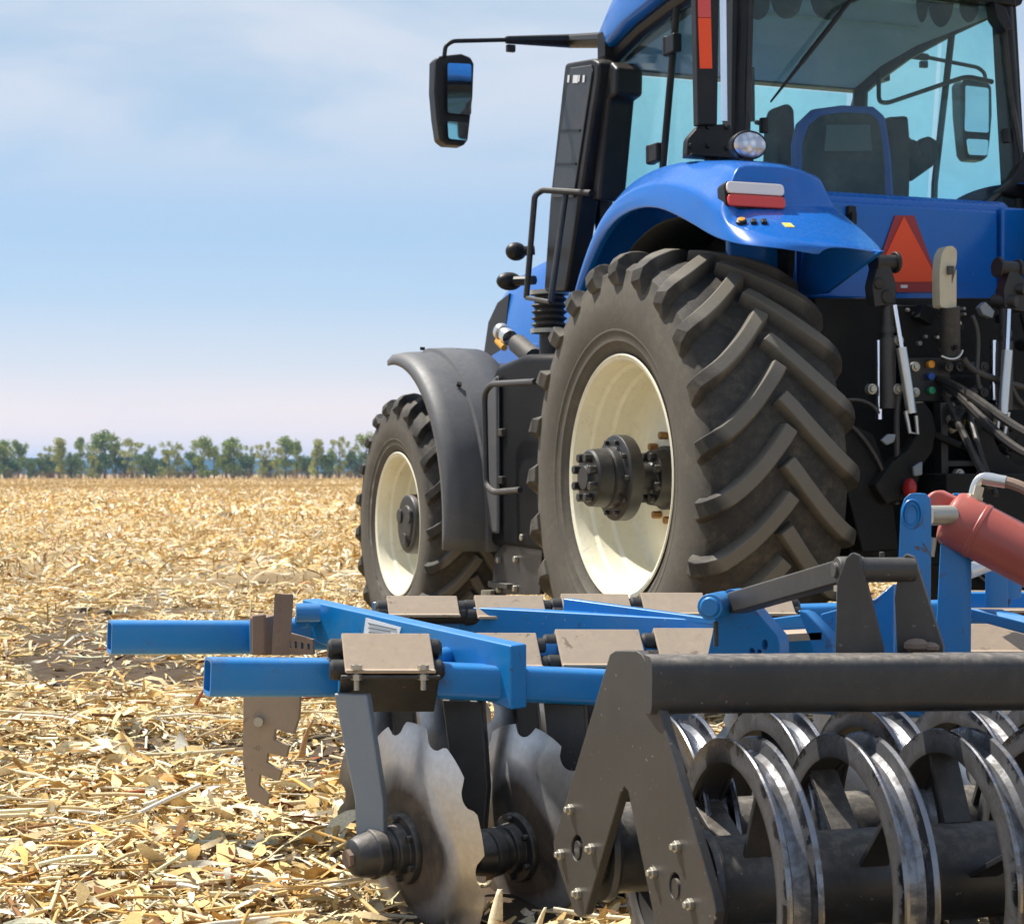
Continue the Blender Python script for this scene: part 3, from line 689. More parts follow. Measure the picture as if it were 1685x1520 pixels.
        for k in range(8):
            t = 2 * math.pi * (k + .5) / 8; dr = V(math.cos(t), 0, math.sin(t))
            h.cyl(Y(a + .19) + dr * .098, Y(a + .235) + dr * .098, .021, n=8)
            h.cyl(Y(dish + .12) + dr * .105, Y(dish + .155) + dr * .105, .021, n=8)
        for k in range(10):
            t = 2 * math.pi * (k + .3) / 10; dr = V(math.cos(t), 0, math.sin(t))
            nut = MB(); nut.cyl(Y(dish + .03) + dr * .2, Y(dish + .072) + dr * .2, .019, n=6); link('wheel_nut', nut, M['nut'], wheel, bevel=.003)
    else:
        h.lathe([(0, .19), (.19, .185), (.20, .178), (.205, .165), (.200, .12), (.212, .11), (.215, .05), (.215, 0)], Y(dish - .02), (0, sgn, 0), 40)
        for k in range(3):
            t = 2 * math.pi * k / 3 + .5; dr = V(math.cos(t), 0, math.sin(t)); h.cyl(Y(dish + .17) + dr * .1, Y(dish + .205) + dr * .1, .045, n=16)
        for k in range(8):
            t = 2 * math.pi * k / 8; dr = V(math.cos(t), 0, math.sin(t)); nut = MB(); nut.cyl(Y(dish + .0) + dr * .22, Y(dish + .05) + dr * .22, .016, n=6); link('wheel_nut', nut, M['bolt'], wheel)
    link('hub', h, M['hub'], wheel, bevel=.003)
    return wheel
HT = 1.38                                                        # from the centre line to the outer rim flange
for s in (1, -1):
    make_wheel(0, s * (HT - .305), 1.08, 1.07, .71, .566, 23, .058, s, .02, False)
    make_wheel(3.29, s * (HT - .235), .785, .825, .545, .44, 21, .046, s, .0, True)

# rear fenders: bulged sheet over each tyre, with a flange lip, a shelf behind and an inner wall
def rear_fender(s):
    ya = lambda pts: [V(p[0], p[1] if s > 0 else -p[1], p[2]) for p in pts]
    # rows from the front foot over the top to the rear tip; columns: lip inner, lip edge, shoulder, deck outer, deck inner, root
    rows = []
    spec = [  # x, lip z, shoulder z, deck z, lip y, shoulder y, deck y, root y
        (1.02, 1.86, 1.90, 1.92, 1.20, 1.20, 1.16, .74),
        (.90, 2.02, 2.09, 2.13, 1.20, 1.21, 1.16, .74),
        (.76, 2.15, 2.25, 2.33, 1.20, 1.21, 1.14, .74),
        (.60, 2.28, 2.38, 2.47, 1.20, 1.21, 1.12, .74),
        (.42, 2.355, 2.45, 2.545, 1.20, 1.20, 1.10, .74),
        (.18, 2.375, 2.47, 2.57, 1.20, 1.20, 1.08, .74),
        (-.08, 2.34, 2.45, 2.555, 1.21, 1.20, 1.07, .74),
        (-.30, 2.265, 2.40, 2.52, 1.215, 1.205, 1.06, .74)]
    for x, zl, zs, zd, yl, ys, yd, yr in spec:
        rows.append([V(x, yl - .035, zl + .004), V(x, yl, zl), V(x, ys + .004, (zl + zs) / 2), V(x, ys - .012, zs), V(x, yd, zd), V(x, (yd + yr) / 2, zd + .012), V(x, yr, zd)])
    tail = [  # rear bulge: face with the lamps, then a sloping shelf that ends in a pointed tail
        [(-.46, 1.18, 2.21), (-.46, 1.215, 2.205), (-.46, 1.21, 2.26), (-.46, 1.205, 2.34), (-.46, 1.07, 2.50), (-.46, .88, 2.515), (-.45, .70, 2.50)],
        [(-.60, 1.18, 2.155), (-.60, 1.22, 2.15), (-.59, 1.215, 2.20), (-.58, 1.205, 2.28), (-.56, 1.08, 2.465), (-.56, .86, 2.475), (-.52, .66, 2.45)],
        [(-.70, 1.19, 2.125), (-.70, 1.225, 2.12), (-.68, 1.22, 2.165), (-.66, 1.205, 2.24), (-.612, 1.09, 2.455), (-.612, .85, 2.465), (-.57, .64, 2.44)],
        [(-.80, 1.19, 2.10), (-.80, 1.225, 2.095), (-.77, 1.22, 2.13), (-.74, 1.20, 2.175), (-.640, 1.09, 2.275), (-.640, .84, 2.285), (-.60, .60, 2.30)],
        [(-.90, 1.17, 2.075), (-.90, 1.205, 2.07), (-.87, 1.20, 2.10), (-.85, 1.17, 2.135), (-.72, 1.07, 2.225), (-.72, .83, 2.24), (-.66, .575, 2.26)],
        [(-.98, 1.10, 2.06), (-.99, 1.125, 2.055), (-.97, 1.12, 2.08), (-.95, 1.09, 2.10), (-.88, 1.0, 2.155), (-.86, .81, 2.17), (-.76, .555, 2.19)],
        [(-1.02, 1.0, 2.045), (-1.03, 1.01, 2.04), (-1.03, 1.0, 2.06), (-1.02, .98, 2.075), (-.99, .92, 2.095), (-.98, .76, 2.10), (-.86, .535, 2.11)],
        [(-1.02, .94, 2.03), (-1.035, .93, 2.025), (-1.045, .92, 2.04), (-1.045, .90, 2.05), (-1.04, .86, 2.06), (-1.04, .72, 2.055), (-.92, .52, 2.05)]]
    for r in tail: rows.append([V(*p) for p in r])
    rows = [ya(r) for r in rows]
    mb = MB(); mb.grid(rows)
    f = link('rear_fender', mb, M['blue'], TR, solid=.012, sub=3)
    cre = []
    for e_ in f.data.edges:
        a_, b_ = sorted(e_.vertices); ra, ca, rb, cb = a_ // 7, a_ % 7, b_ // 7, b_ % 7
        cre.append(.75 if ca == cb == 1 else .45 if ca == cb == 3 else .9 if (ra == rb and ra in (10, 11) and min(ca, cb) >= 3) else .45 if ca == cb == 4 else 0)
    attr(f.data, 'crease_edge', cre, 'EDGE')
    # inner wall and the dark underside liner
    mb = MB()
    ang = [R(a) for a in range(-62, 27, 6)]
    prof = [ya([(-1.30 * math.sin(a) * .92, .70, 1.08 + 1.24 * math.cos(a))])[0] for a in ang] + ya([(-.35, .70, 1.55), (1.0, .70, 1.6)])
    mb.prism(prof, (0, s * .03, 0)); link('fender_inner_wall', mb, M['black_matte'], f)
    mb = MB(); mb.prism(ya([(-1.03, .60, 2.055), (-.40, .60, 2.20), (-.30, .60, 1.92), (-.56, .60, 1.915)]), (0, s * .02, 0)); link('fender_gusset', mb, M['blue'], f, bevel=.004)
    mb = MB(); mb.grid([ya([(-1.24 * math.sin(a) * .92, yv, 1.08 + 1.215 * math.cos(a)) for yv in (.72, .95, 1.12)]) for a in ang[:14]]); link('fender_liner', mb, M['black_matte'], f, solid=.01)
    return f
FD = {s: rear_fender(s) for s in (1, -1)}
def lamp_cluster(s):
    f = FD[s]; xq = -.565
    # tail lamp: rounded bar, white upper half over red lower half, standing proud of the fender face
    c = T(1230, 327, x=-.60); hw_, hh = .148, .062; yc = c.y * s; zc = c.z
    nrm = V(-.985, 0, .17).normalized(); upv = V(.17, 0, .985).normalized(); side = V(0, 1, 0); cen = V(-.648, yc, zc)
    P = lambda a, b: cen + side * a + upv * b
    full = roundpoly([P(-hw_, -hh), P(hw_, -hh), P(hw_, hh), P(-hw_, hh)], .03)
    mb = MB(); mb.prism([p + nrm * -.05 for p in full], nrm * .07); tl = link('tail_lamp', mb, M['black'], f, bevel=.004)
    mb = MB(); mb.prism([p + nrm * .019 for p in roundpoly([P(-hw_ + .006, .002), P(hw_ - .006, .002), P(hw_ - .006, hh - .006), P(-hw_ + .006, hh - .006)], .022)], nrm * .018); link('white_lens', mb, M['whitelens'], tl, bevel=.006)
    mb = MB(); mb.prism([p + nrm * .019 for p in roundpoly([P(-hw_ + .006, -hh + .006), P(hw_ - .006, -hh + .006), P(hw_ - .006, -.002), P(-hw_ + .006, -.002)], .022)], nrm * .020); link('red_lens', mb, M['redlens'], tl, bevel=.006)
    if s > 0:
        bpy.context.view_layer.update(); ev = f.evaluated_get(bpy.context.evaluated_depsgraph_get())
        def onfender(px, py):                                    # the point of the sheet seen at a photo pixel
            o = T(px, py, x=-2.0); d = (T(px, py, x=-1.0) - o).normalized(); h = ev.ray_cast(o, d); return (h[1], h[2]) if h[0] else (T(px, py, x=-.8), V(-.7, 0, .7))
        for i, (px, m) in enumerate(((1220, 'amber'), (1240, 'black'), (1257, 'black'))):
            q, nq = onfender(px, 367); nq = nq if nq.x < 0 or nq.z > 0 else -nq; rq = nq.to_track_quat('Z', 'Y').to_matrix(); mb = MB()
            if i == 0: mb.lathe([(-.02, .024), (.012, .024), (.016, .018), (.016, 0)], q, nq, 16); sw = link('push_button', mb, M['black'], f); mb = MB(); mb.lathe([(0, .017), (.006, .017), (.010, .0)], q + nq * .014, nq, 14); link('button_cap', mb, M['amber'], sw)
            else: mb.box(q, (.026, .040, .03), rq); link('rocker_switch', mb, M['black'], f, bevel=.006)
        q, nq = onfender(1297, 371); rq = nq.to_track_quat('Z', 'Y').to_matrix(); mb = MB(); mb.box(q, (.042, .05, .006), rq); link('warning_sticker', mb, M['yellow'], f)
    # round-oval work lamp on a short stalk
    q = T(1232, 239, x=-.42); q.y *= s; mb = MB()
    mb.lathe([(.10, .02), (.09, .05), (.04, .084), (.0, .092), (-.012, .09), (-.012, .078)], q, (-1, 0, .05), 32); mb.lathe([(.10, .02), (.10, 0)], q, (-1, 0, .05), 32)
    b = mb.b; bmesh.ops.scale(b, vec=(-1, 1, 1), space=Matrix.Translation(-q), verts=b.verts[:]); bmesh.ops.scale(b, vec=(1, 1, .72), space=Matrix.Translation(-q), verts=b.verts[:])
    mb.box(q + V(.02, 0, -.095), (.045, .05, .09)); mb.box(q + V(.02, 0, -.14), (.07, .09, .012))
    wl = link('work_lamp', mb, M['black'], f, bevel=.003)
    mb = MB(); mb.ball(q + V(-.010, 0, 0), (.022, .083, .059), 24); link('lamp_lens', mb, M['lens'], wl)
for s in (1, -1): lamp_cluster(s)

# chassis: axle housing, gearbox, engine block, front axle; all nearly black
mb = MB()
mb.cyl((0, -1.0, 1.08), (0, 1.0, 1.08), .17, n=28); mb.lathe([(0, .17), (.10, .17), (.12, .27), (.26, .27), (.28, .17)], (0, .55, 1.08), (0, -1, 0), 28)
mb.box((.2, 0, 1.15), (1.5, .66, .80)); mb.box((-.46, 0, 1.25), (.34, .56, .62)); mb.box((2.3, 0, 1.15), (3.2, .5, .62)); mb.box((3.29, 0, .80), (.30, 1.9, .22)); mb.box((3.4, 0, 1.3), (2.2, .62, .5))
link('chassis', mb, M['black_matte'], TR, bevel=.02)

# cab lower body, blue rear panel
mb = MB(); mb.prism([V(-.28, .60, 1.93), V(-.28, .60, 2.40), V(-.24, .60, 2.43), V(.9, .60, 2.43), V(1.5, .60, 2.2), V(1.5, .60, 1.5), V(.6, .60, 1.5)], (0, -1.2, 0))
body = link('cab_body', mb, M['blue'], TR, bevel=.025)
mb = MB(); mb.box((-.297, .055, 2.145), (.05, 1.09, .46)); link('rear_panel', mb, M['blue'], body, bevel=.018, seg=3)
mb = MB(); mb.box((-.297, -.80, 2.15), (.05, .58, .49)); link('side_panel', mb, M['blue'], body, bevel=.018, seg=3)
mb = MB(); mb.box((-.297, .80, 2.12), (.05, .36, .42)); link('side_panel', mb, M['blue'], body, bevel=.018, seg=3)
q = T(1400, 348, x=-.33); mb = MB(); mb.box(q, (.03, .045, .05)); mb.box(q + V(-.015, 0, -.035), (.035, .03, .06)); link('latch', mb, M['black'], body, bevel=.006)

# cab frame
mb = MB()
def leftpost(p0, p1, w_, d_, both=True, inset=0):
    for s in ((1, -1) if both else (1,)):
        a, b = p0.copy(), p1.copy(); a.y *= s; b.y *= s; mb.bar(a, b, w_, d_, up=(1, 0, 0))
# roof rails and rear corner posts
leftpost(V(-.03, .80, 2.38), V(.02, .76, 3.56), .085, .10)
for s in (1, -1):
    mb.tube([V(-.08, s * .79, 2.40), V(-.05, s * .775, 2.9), V(-.03, s * .74, 3.5)], .035, 8)
mb.bar((-.08, -.80, 2.395), (-.08, .80, 2.395), .05, .055)
mb.bar((-.05, -.76, 3.50), (-.05, .76, 3.50), .09, .11)
for s in (1, -1):                                                  # curved roof side rails following the roof edge
    mb.tube([V(-.05, s * .79, 3.50), V(.55, s * .80, 3.47), V(.95, s * .80, 3.425), V(1.25, s * .80, 3.36), V(1.40, s * .79, 3.30), V(1.48, s * .78, 3.16)], [.05, .05, .048, .045, .04, .03], 8)
    mb.tube([V(1.40, s * .785, 3.32), V(1.44, s * .79, 2.95), V(1.50, s * .79, 2.55), V(1.48, s * .76, 2.1), V(1.3, s * .74, 1.75)], [.045, .05, .055, .06, .06], 8)   # front post
    a, b = T(1116, -10, y=.815), T(1091, 272, y=.815); a.y *= s; b.y *= s; mb.tube([a, b, V(b.x + .04, b.y, 1.9)], .02, 8)
mb.bar((1.42, -.78, 3.34), (1.42, .78, 3.34), .10, .10)
mb.bar((1.5, -.76, 2.1), (1.5, .76, 2.1), .08, .2)
frame = link('cab_frame', mb, M['black'], TR, bevel=.012)
# door hinges
for px, py in ((1108, 73), (1080, 252)):
    q = T(px, py, y=.83); mb = MB(); mb.box(q + V(0, 0, 0), (.10, .05, .095)); mb.cyl(q + V(.06, .0, -.05), q + V(.06, 0, .05), .028, n=12); link('door_hinge', mb, M['black'], frame, bevel=.01)
# roof: rounded blue shell with dark lining
mb = MB(); secs = []
for x, z0, z1, yw in ((-.35, 3.56, 3.70, .74), (-.28, 3.52, 3.76, .82), (.0, 3.51, 3.81, .87), (.6, 3.49, 3.83, .90), (1.0, 3.44, 3.80, .90), (1.22, 3.39, 3.73, .89), (1.40, 3.34, 3.62, .86), (1.50, 3.34, 3.48, .80)):
    secs.append([V(x, y, z) for y, z in ((yw, z0), (yw + .015, (z0 * .6 + z1 * .4)), (yw * .93, z1 - .03), (yw * .6, z1), (-yw * .6, z1), (-yw * .93, z1 - .03), (-yw - .015, (z0 * .6 + z1 * .4)), (-yw, z0))])
mb.grid(secs, closed=True); mb.b.faces.new([mb.b.verts[i] for i in range(8)]) if mb.b.verts.ensure_lookup_table() is None else 0
n_ = len(mb.b.verts); mb.b.verts.ensure_lookup_table(); mb.b.faces.new([mb.b.verts[n_ - 8 + i] for i in range(8)])
link('roof', mb, M['blue'], TR, bevel=.03, seg=3, angle=50)
mb = MB(); mb.prism([V(-.02, .74, 3.42), V(.75, .74, 3.41), V(1.1, .74, 3.37), V(1.42, .74, 3.285), V(1.42, .74, 3.33), V(1.0, .74, 3.43), V(-.02, .74, 3.49)], (0, -1.48, 0)); mb.box((.72, 0, 3.415), (.7, 1.0, .05)); link('roof_lining', mb, M['liner'], frame, bevel=.02)
# scalloped dark sun fringe along the top of the rear window, inside
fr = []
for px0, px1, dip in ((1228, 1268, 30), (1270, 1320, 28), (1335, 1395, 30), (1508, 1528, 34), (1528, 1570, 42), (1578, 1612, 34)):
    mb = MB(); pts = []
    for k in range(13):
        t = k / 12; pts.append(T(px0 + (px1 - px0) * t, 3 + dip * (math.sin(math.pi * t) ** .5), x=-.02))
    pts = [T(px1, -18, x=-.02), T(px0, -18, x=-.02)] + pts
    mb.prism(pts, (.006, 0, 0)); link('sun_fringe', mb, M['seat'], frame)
# glass
def pane(name, pts, vec): 
    mb = MB(); mb.prism(pts, vec); return link(name, mb, M['glass'], frame)
pane('rear_window', roundpoly([V(-.085, .775, 2.42), V(-.085, -.58, 2.42), V(-.085, -.80, 2.62), V(-.06, -.76, 3.0), V(-.045, -.73, 3.47), V(-.045, .73, 3.47)], .06), (.006, 0, 0))
for s in (1, -1):
    pane('door_window', [V(1.38, s * .795, 3.32), V(1.42, s * .80, 2.95), V(1.46, s * .80, 2.5), V(1.44, s * .78, 2.0), V(1.0, s * .78, 1.8), V(.76, s * .79, 2.4), V(.64, s * .80, 3.46), V(1.0, s * .80, 3.42)], (0, s * -.006, 0))
    pane('side_window', [V(.60, s * .80, 3.46), V(.70, s * .80, 2.45), V(.03, s * .80, 2.42), V(.06, s * .78, 3.46)], (0, s * -.006, 0))
pane('windscreen', [V(1.45, .72, 3.28), V(1.45, -.72, 3.28), V(1.56, -.72, 2.12), V(1.56, .72, 2.12)], (-.006, 0, 0))
# rear window seal line and wiper, handle knobs
mb = MB(); path = roundpoly([V(-.098, .775, 2.425), V(-.098, -.58, 2.425), V(-.098, -.80, 2.63), V(-.066, -.745, 3.0), V(-.052, -.70, 3.47), V(-.052, .72, 3.47)], .07)
mb.tube(path, .016, 6, closed=True); link('window_seal', mb, M['rubber_black'], frame)
mb = MB(); a, b, c = T(1398, 3, x=-.12), T(1310, 115, x=-.135), T(1268, 168, x=-.13); mb.tube([a, b, c], [.011, .010, .005], 6); mb.bar(a.lerp(c, .12), a.lerp(c, .62), .012, .022); mb.tube([T(1430, -10, x=-.1), a], .012, 6); link('rear_wiper', mb, M['black'], frame)
for px, py, px2, py2 in ((1257, 205, 1243, 201), (1655, 222, 1645, 218)):
    q = T(px, py, x=-.07); q2 = T(px2, py2, x=-.02); mb = MB(); mb.tube([q + V(0, 0, .03), q + V(0, 0, -.04)], [.022, .024], 10); mb.tube([q, q2], .012, 8); link('window_knob', mb, M['black'], frame, bevel=.004)
mb = MB(); mb.tube([T(1237, 112, x=.3), T(1238, 200, x=.3)], .014, 8); link('grab_rail', mb, M['black'], frame)
# corner cover at the lower right of the rear window, roof bracket
mb = MB(); mb.prism([T(*p, x=-.12) for p in ((1640, 318), (1662, 300), (1690, 250), (1740, 230), (1740, 330), (1700, 330))], (.07, 0, 0)); link('corner_cover', mb, M['black'], frame, bevel=.02)
mb = MB(); mb.prism([T(*p, x=-.12) for p in ((1636, 2), (1655, 10), (1668, 46), (1655, 52), (1640, 30))], (.08, 0, 0)); link('roof_bracket', mb, M['black'], frame, bevel=.008)
# inside: seat with blue trim, side bolster, armrest console, monitor, steering column, door frame bars
mb = MB()
def sect(x, z, hw_, t): return roundpoly([V(x, hw_, z), V(x, -hw_, z), V(x - t, -hw_, z), V(x - t, hw_, z)], .05, 3)
st = T(1390, 250, x=.42); yc = st.y
bk = [T(*p, x=.40) for p in ((1316, 330), (1314, 235), (1322, 200), (1345, 178), (1390, 172), (1440, 174), (1460, 190), (1465, 225), (1470, 262), (1474, 330))]
mb.prism(bk, (.10, 0, 0)); seat = link('seat', mb, M['seatblue'], frame, bevel=.03, seg=3)
bk2 = [T(*p, x=.385) for p in ((1321, 330), (1322, 235), (1332, 205), (1352, 188), (1390, 183), (1434, 185), (1450, 196), (1455, 228), (1459, 262), (1462, 330))]
mb = MB(); mb.prism(bk2, (.10, 0, 0)); mb.box((.62, yc, 2.30), (.5, .52, .14)); mb.box((.62, yc, 2.05), (.3, .35, .4)); link('seat_shell', mb, M['seat'], seat, bevel=.03, seg=3)
mb = MB(); mb.prism([T(*p, x=.376) for p in ((1360, 205), (1432, 205), (1436, 250), (1356, 250))], (.01, 0, 0)); link('seat_pocket', mb, M['grey_plastic'], seat, bevel=.01)
mb = MB(); mb.prism([T(*p, x=.75) for p in ((1276, 300), (1279, 200), (1284, 176), (1300, 168), (1309, 180), (1311, 240), (1310, 310))], (.16, 0, 0)); link('passenger_seat_back', mb, M['seat'], frame, bevel=.03)
mb = MB(); mb.prism([T(*p, x=.6) for p in ((1462, 192), (1496, 190), (1499, 228), (1512, 230), (1516, 246), (1500, 262), (1498, 330), (1466, 330))], (.12, 0, 0)); mb.prism([T(*p, x=.6) for p in ((1500, 250), (1530, 222), (1546, 232), (1542, 270), (1500, 300))], (.10, 0, 0)); link('armrest_console', mb, M['seat'], frame, bevel=.02)
mb = MB(); mb.box((1.25, .0, 2.15), (.2, .22, .7)); mb.lathe([(0, .0), (0, .03)], (1.1, 0, 2.55), (-.5, 0, .86), 12)
mb.tube([V(1.06, 0, 2.60) + (V(.86, 0, .5) * math.cos(a) + V(0, 1, 0) * math.sin(a)) * .2 for a in [2 * math.pi * k / 24 for k in range(24)]], .016, 8, closed=True); link('steering_column', mb, M['seat'], frame, bevel=.02)
mb = MB(); mb.tube(arc([T(1446, 108, y=-.77), T(1446, 168, y=-.77), T(1460, 170, y=-.77), T(1590, 126, y=-.77), T(1632, 135, y=-.77)]), .013, 8); link('door_grab_rail', mb, M['black'], frame)
mb = MB(); mb.box((.75, 0, 1.95), (1.5, 1.4, .06)); link('cab_floor', mb, M['seat'], frame)

# extremity marker post with orange band on its bracket
mb = MB(); q0, q1 = T(1142, -40, x=-.16), T(1176, 208, x=-.16)
mb.prism([T(1144, -60, x=-.17), T(1185, -60, x=-.17), T(1181, 206, x=-.17), T(1149, 206, x=-.17)], (.055, 0, 0)); mk = link('marker_post', mb, M['black'], TR, bevel=.008)
mb = MB(); mb.prism([T(1147, -60, x=-.174), T(1168, -60, x=-.174), T(1170, 29, x=-.174), T(1149, 29, x=-.174)], (.004, 0, 0)); link('red_band', mb, M['redlens'], mk)
mb = MB(); mb.prism([T(1149, 30, x=-.174), T(1170, 30, x=-.174), T(1172, 113, x=-.174), T(1152, 113, x=-.174)], (.004, 0, 0)); link('orange_band', mb, M['orange'], mk)
mb = MB(); pts = roundpoly([T(*p, x=-.14) for p in ((1130, 257), (1132, 228), (1152, 206), (1202, 204), (1210, 258))], .02); mb.prism(pts, (.05, 0, 0)); mb.box(T(1168, 259, x=-.12), (.10, .24, .012)); mb.bar(T(1170, 262, x=-.1), T(1170, 275, x=-.1), .05, .05)
for p in ((1136, 240), (1165, 210), (1165, 240), (1196, 210), (1196, 244)):
    q = T(*p, x=-.14); mb.cyl(q, q + V(-.012, 0, 0), .012, n=8)
link('marker_bracket', mb, M['black'], mk, bevel=.004)
mb = MB(); mb.tube([T(1190, 0, x=-.05), T(1192, 200, x=-.05)], .016, 10); link('sky_gap_strip', mb, M['chrome'], frame)  # added bright tube standing in for the pale sky between marker and pillar

# air-intake and exhaust stack on the left of the bonnet, bellows, elbow
mb = MB(); o_ = [T(*p, y=.98) for p in ((929, 104), (974, 96), (984, 102), (984, 130), (930, 480), (894, 480), (904, 330))]
mb.prism(roundpoly(o_, .03, 3), (0, -.12, 0)); ex = link('exhaust_stack', mb, M['black'], TR, bevel=.02, seg=3)
mb = MB(); mb.prism([T(*p, y=.99) for p in ((938, 112), (972, 107), (974, 118), (943, 325), (908, 325), (912, 290))], (0, -.01, 0)); link('stack_guard', mb, M['black_steel'], ex, bevel=.006)
for py in (215, 270):
    mb = MB(); mb.bar(T(921 - (py - 215) * .12, py, y=.99), T(955 - (py - 215) * .12, py, y=.99), .012, .012); link('guard_rib', mb, M['black'], ex)
mb = MB(); mb.prism([T(*p, y=.93) for p in ((1003, 100), (1014, 112), (1013, 155), (1000, 165), (985, 330), (972, 330), (990, 170))], (0, -.16, 0)); link('stack_back_pipe', mb, M['black'], ex, bevel=.02)
for i, (a, b, hh) in enumerate(((935, 938, 12), (944, 952, 13), (953, 955, 11), (960, 963, 12))):
    mb = MB(); mb.prism([T(*p, y=.992) for p in ((a, 124), (b, 124), (b - 1, 124 + hh), (a - 1, 124 + hh))], (0, .003, 0)); link('stack_lettering', mb, M['mark'], ex)
mb = MB(); c0 = T(904, 482, y=.87); c1 = T(905, 545, y=.87); prof = []
for k in range(13): prof.append((-(c0.z - c1.z) * k / 12, .105 if k % 2 == 0 else .082))
mb.lathe([(0, 0)] + prof, c0, (0, 0, 1), 32); mb.lathe([(0, .09), (0, .062), (-.32, .062)], c1, (0, 0, 1), 24); link('bellows', mb, M['rubber_black'], ex, angle=60)
for c in (c0, c1):
    mb = MB(); mb.lathe([(-.012, .106), (-.012, .112), (.012, .112), (.012, .106)], c, (0, 0, 1), 32, closed=True); link('hose_clamp', mb, M['bolt'], ex)

# bonnet
mb = MB(); secs = []
for x, zt, hwid in ((1.6, 2.44, .40), (2.4, 2.44, .42), (3.2, 2.52, .42), (3.55, 2.49, .42), (3.85, 2.44, .42), (4.1, 2.36, .41), (4.28, 2.22, .40), (4.40, 2.0, .38), (4.46, 1.6, .34), (4.44, 1.2, .33)):
    zb = 1.15 if x < 4.44 else 1.1
    secs.append([V(x, hwid, zb), V(x, hwid + .02, (zb + zt) / 2), V(x, hwid, zt - .14), V(x, hwid * .86, zt - .04), V(x, hwid * .45, zt), V(x, -hwid * .45, zt), V(x, -hwid * .86, zt - .04), V(x, -hwid, zt - .14), V(x, -hwid - .02, (zb + zt) / 2), V(x, -hwid, zb)])
mb.grid(secs); mb.b.verts.ensure_lookup_table(); mb.b.faces.new([mb.b.verts[len(mb.b.verts) - 10 + i] for i in range(10)])
hood = link('bonnet', mb, M['blue'], TR, angle=40)
mb = MB(); mb.prism([T(*p, y=.43) for p in ((838, 482), (818, 498), (803, 530), (795, 586), (797, 600), (826, 596), (832, 540))], (0, -.02, 0)); link('side_grille', mb, M['black'], hood, bevel=.006)
mb = MB(); mb.prism([T(*p, y=.44) for p in ((885, 565), (848, 560), (800, 590), (800, 600), (885, 600))], (0, -.03, 0)); link('bonnet_skirt', mb, M['blue'], hood, bevel=.01)
# oval lamps on the hand-rail, front hydraulic coupler in bright metal
for px, py, rx in ((849, 414, .062), (838, 463, .078)):
    q = T(px, py, y=1.10); mb = MB(); mb.ball(q, (.05, rx, .053), 20); mb.tube([q, T(880, py - 2, y=1.0)], [.03, .026], 10); lp = link('indicator_lamp', mb, M['black'], TR)
mb = MB(); a, b = T(824, 545, y=.72), T(852, 566, y=.72); dv = (b - a); mb.lathe([(0, 0), (0, .055), (.05, .055), (.05, .04), (.09, .04), (.09, .05), (.17, .05)], a, dv, 16); cp = link('front_coupler', mb, M['silver'], TR, bevel=.004)
mb = MB(); mb.tube([b, T(880, 590, y=.75)], .062, 14); link('coupler_hose', mb, M['rubber_black'], cp)
mb = MB(); mb.tube([a.lerp(b, .15) + V(.02, .03, -.05), a.lerp(b, .55) + V(.02, .03, -.06)], .022, 8); link('coupler_collar', mb, M['amber'], cp)

# fuel tank, hand rails, step hanger
mb = MB(); tk = [(1.15, 1.62), (1.30, 1.74), (1.75, 1.76), (2.15, 1.72), (2.30, 1.60), (2.33, 1.4), (2.33, .80), (2.26, .68), (1.3, .66), (1.15, .8)]
mb.prism([V(x, 1.17, z) for x, z in tk], (0, -.55, 0)); tank = link('fuel_tank', mb, M['tank'], TR, bevel=.05, seg=4)
mb = MB(); mb.prism([V(x, 1.172, z) for x, z in [(2.06, 1.66), (2.18, 1.62), (2.225, 1.45), (2.225, .85), (2.15, .76), (2.05, .76)]], (0, .03, 0)); link('tank_edge_moulding', mb, M['grey_plastic'], tank, bevel=.015)
for py in (712, 790):
    mb = MB(); mb.box(T(824, py, y=1.18), (.10, .03, .045)); link('tank_clip', mb, M['rubber_black'], tank, bevel=.006)
mb = MB(); mb.tube(arc([T(*p, y=1.30) for p in ((880, 628), (808, 632), (797, 648), (800, 798), (812, 810), (856, 806))]), .017, 10); link('step_hand_rail', mb, M['black_steel'], tank)
mb = MB(); mb.tube(arc([T(866, 490, y=1.14), T(880, 322, y=1.14), T(892, 313, y=1.10), T(972, 318, y=.95)]), .017, 10); mb.tube(arc([T(906, 497, y=1.14), T(931, 318, y=1.02)]), .017, 10); mb.tube(arc([T(866, 490, y=1.14), T(906, 497, y=1.14)]), .012, 8); link('cab_hand_rail', mb, M['black_steel'], TR)
mb = MB(); mb.prism([T(*p, y=1.16) for p in ((814, 912), (842, 880), (885, 815), (892, 900), (888, 978), (808, 978))], (0, -.03, 0)); mb.box(T(852, 962, y=1.08), (.3, .25, .03)); sp = link('step_hanger', mb, M['black_steel'], TR, bevel=.005)
mb = MB()
for p in ((823, 921), (851, 920), (823, 970), (850, 968), (862, 884)):
    q = T(*p, y=1.16); mb = MB(); mb.cyl(q, q + V(0, .022, 0), .019, n=8); link('hanger_bolt', mb, M['bolt'], sp, bevel=.003)
mb = MB(); q = T(803, 971, y=1.2); mb.cyl(q, q + V(0, 0, -.07), .04, n=10); link('hanger_foot', mb, M['bolt'], sp)

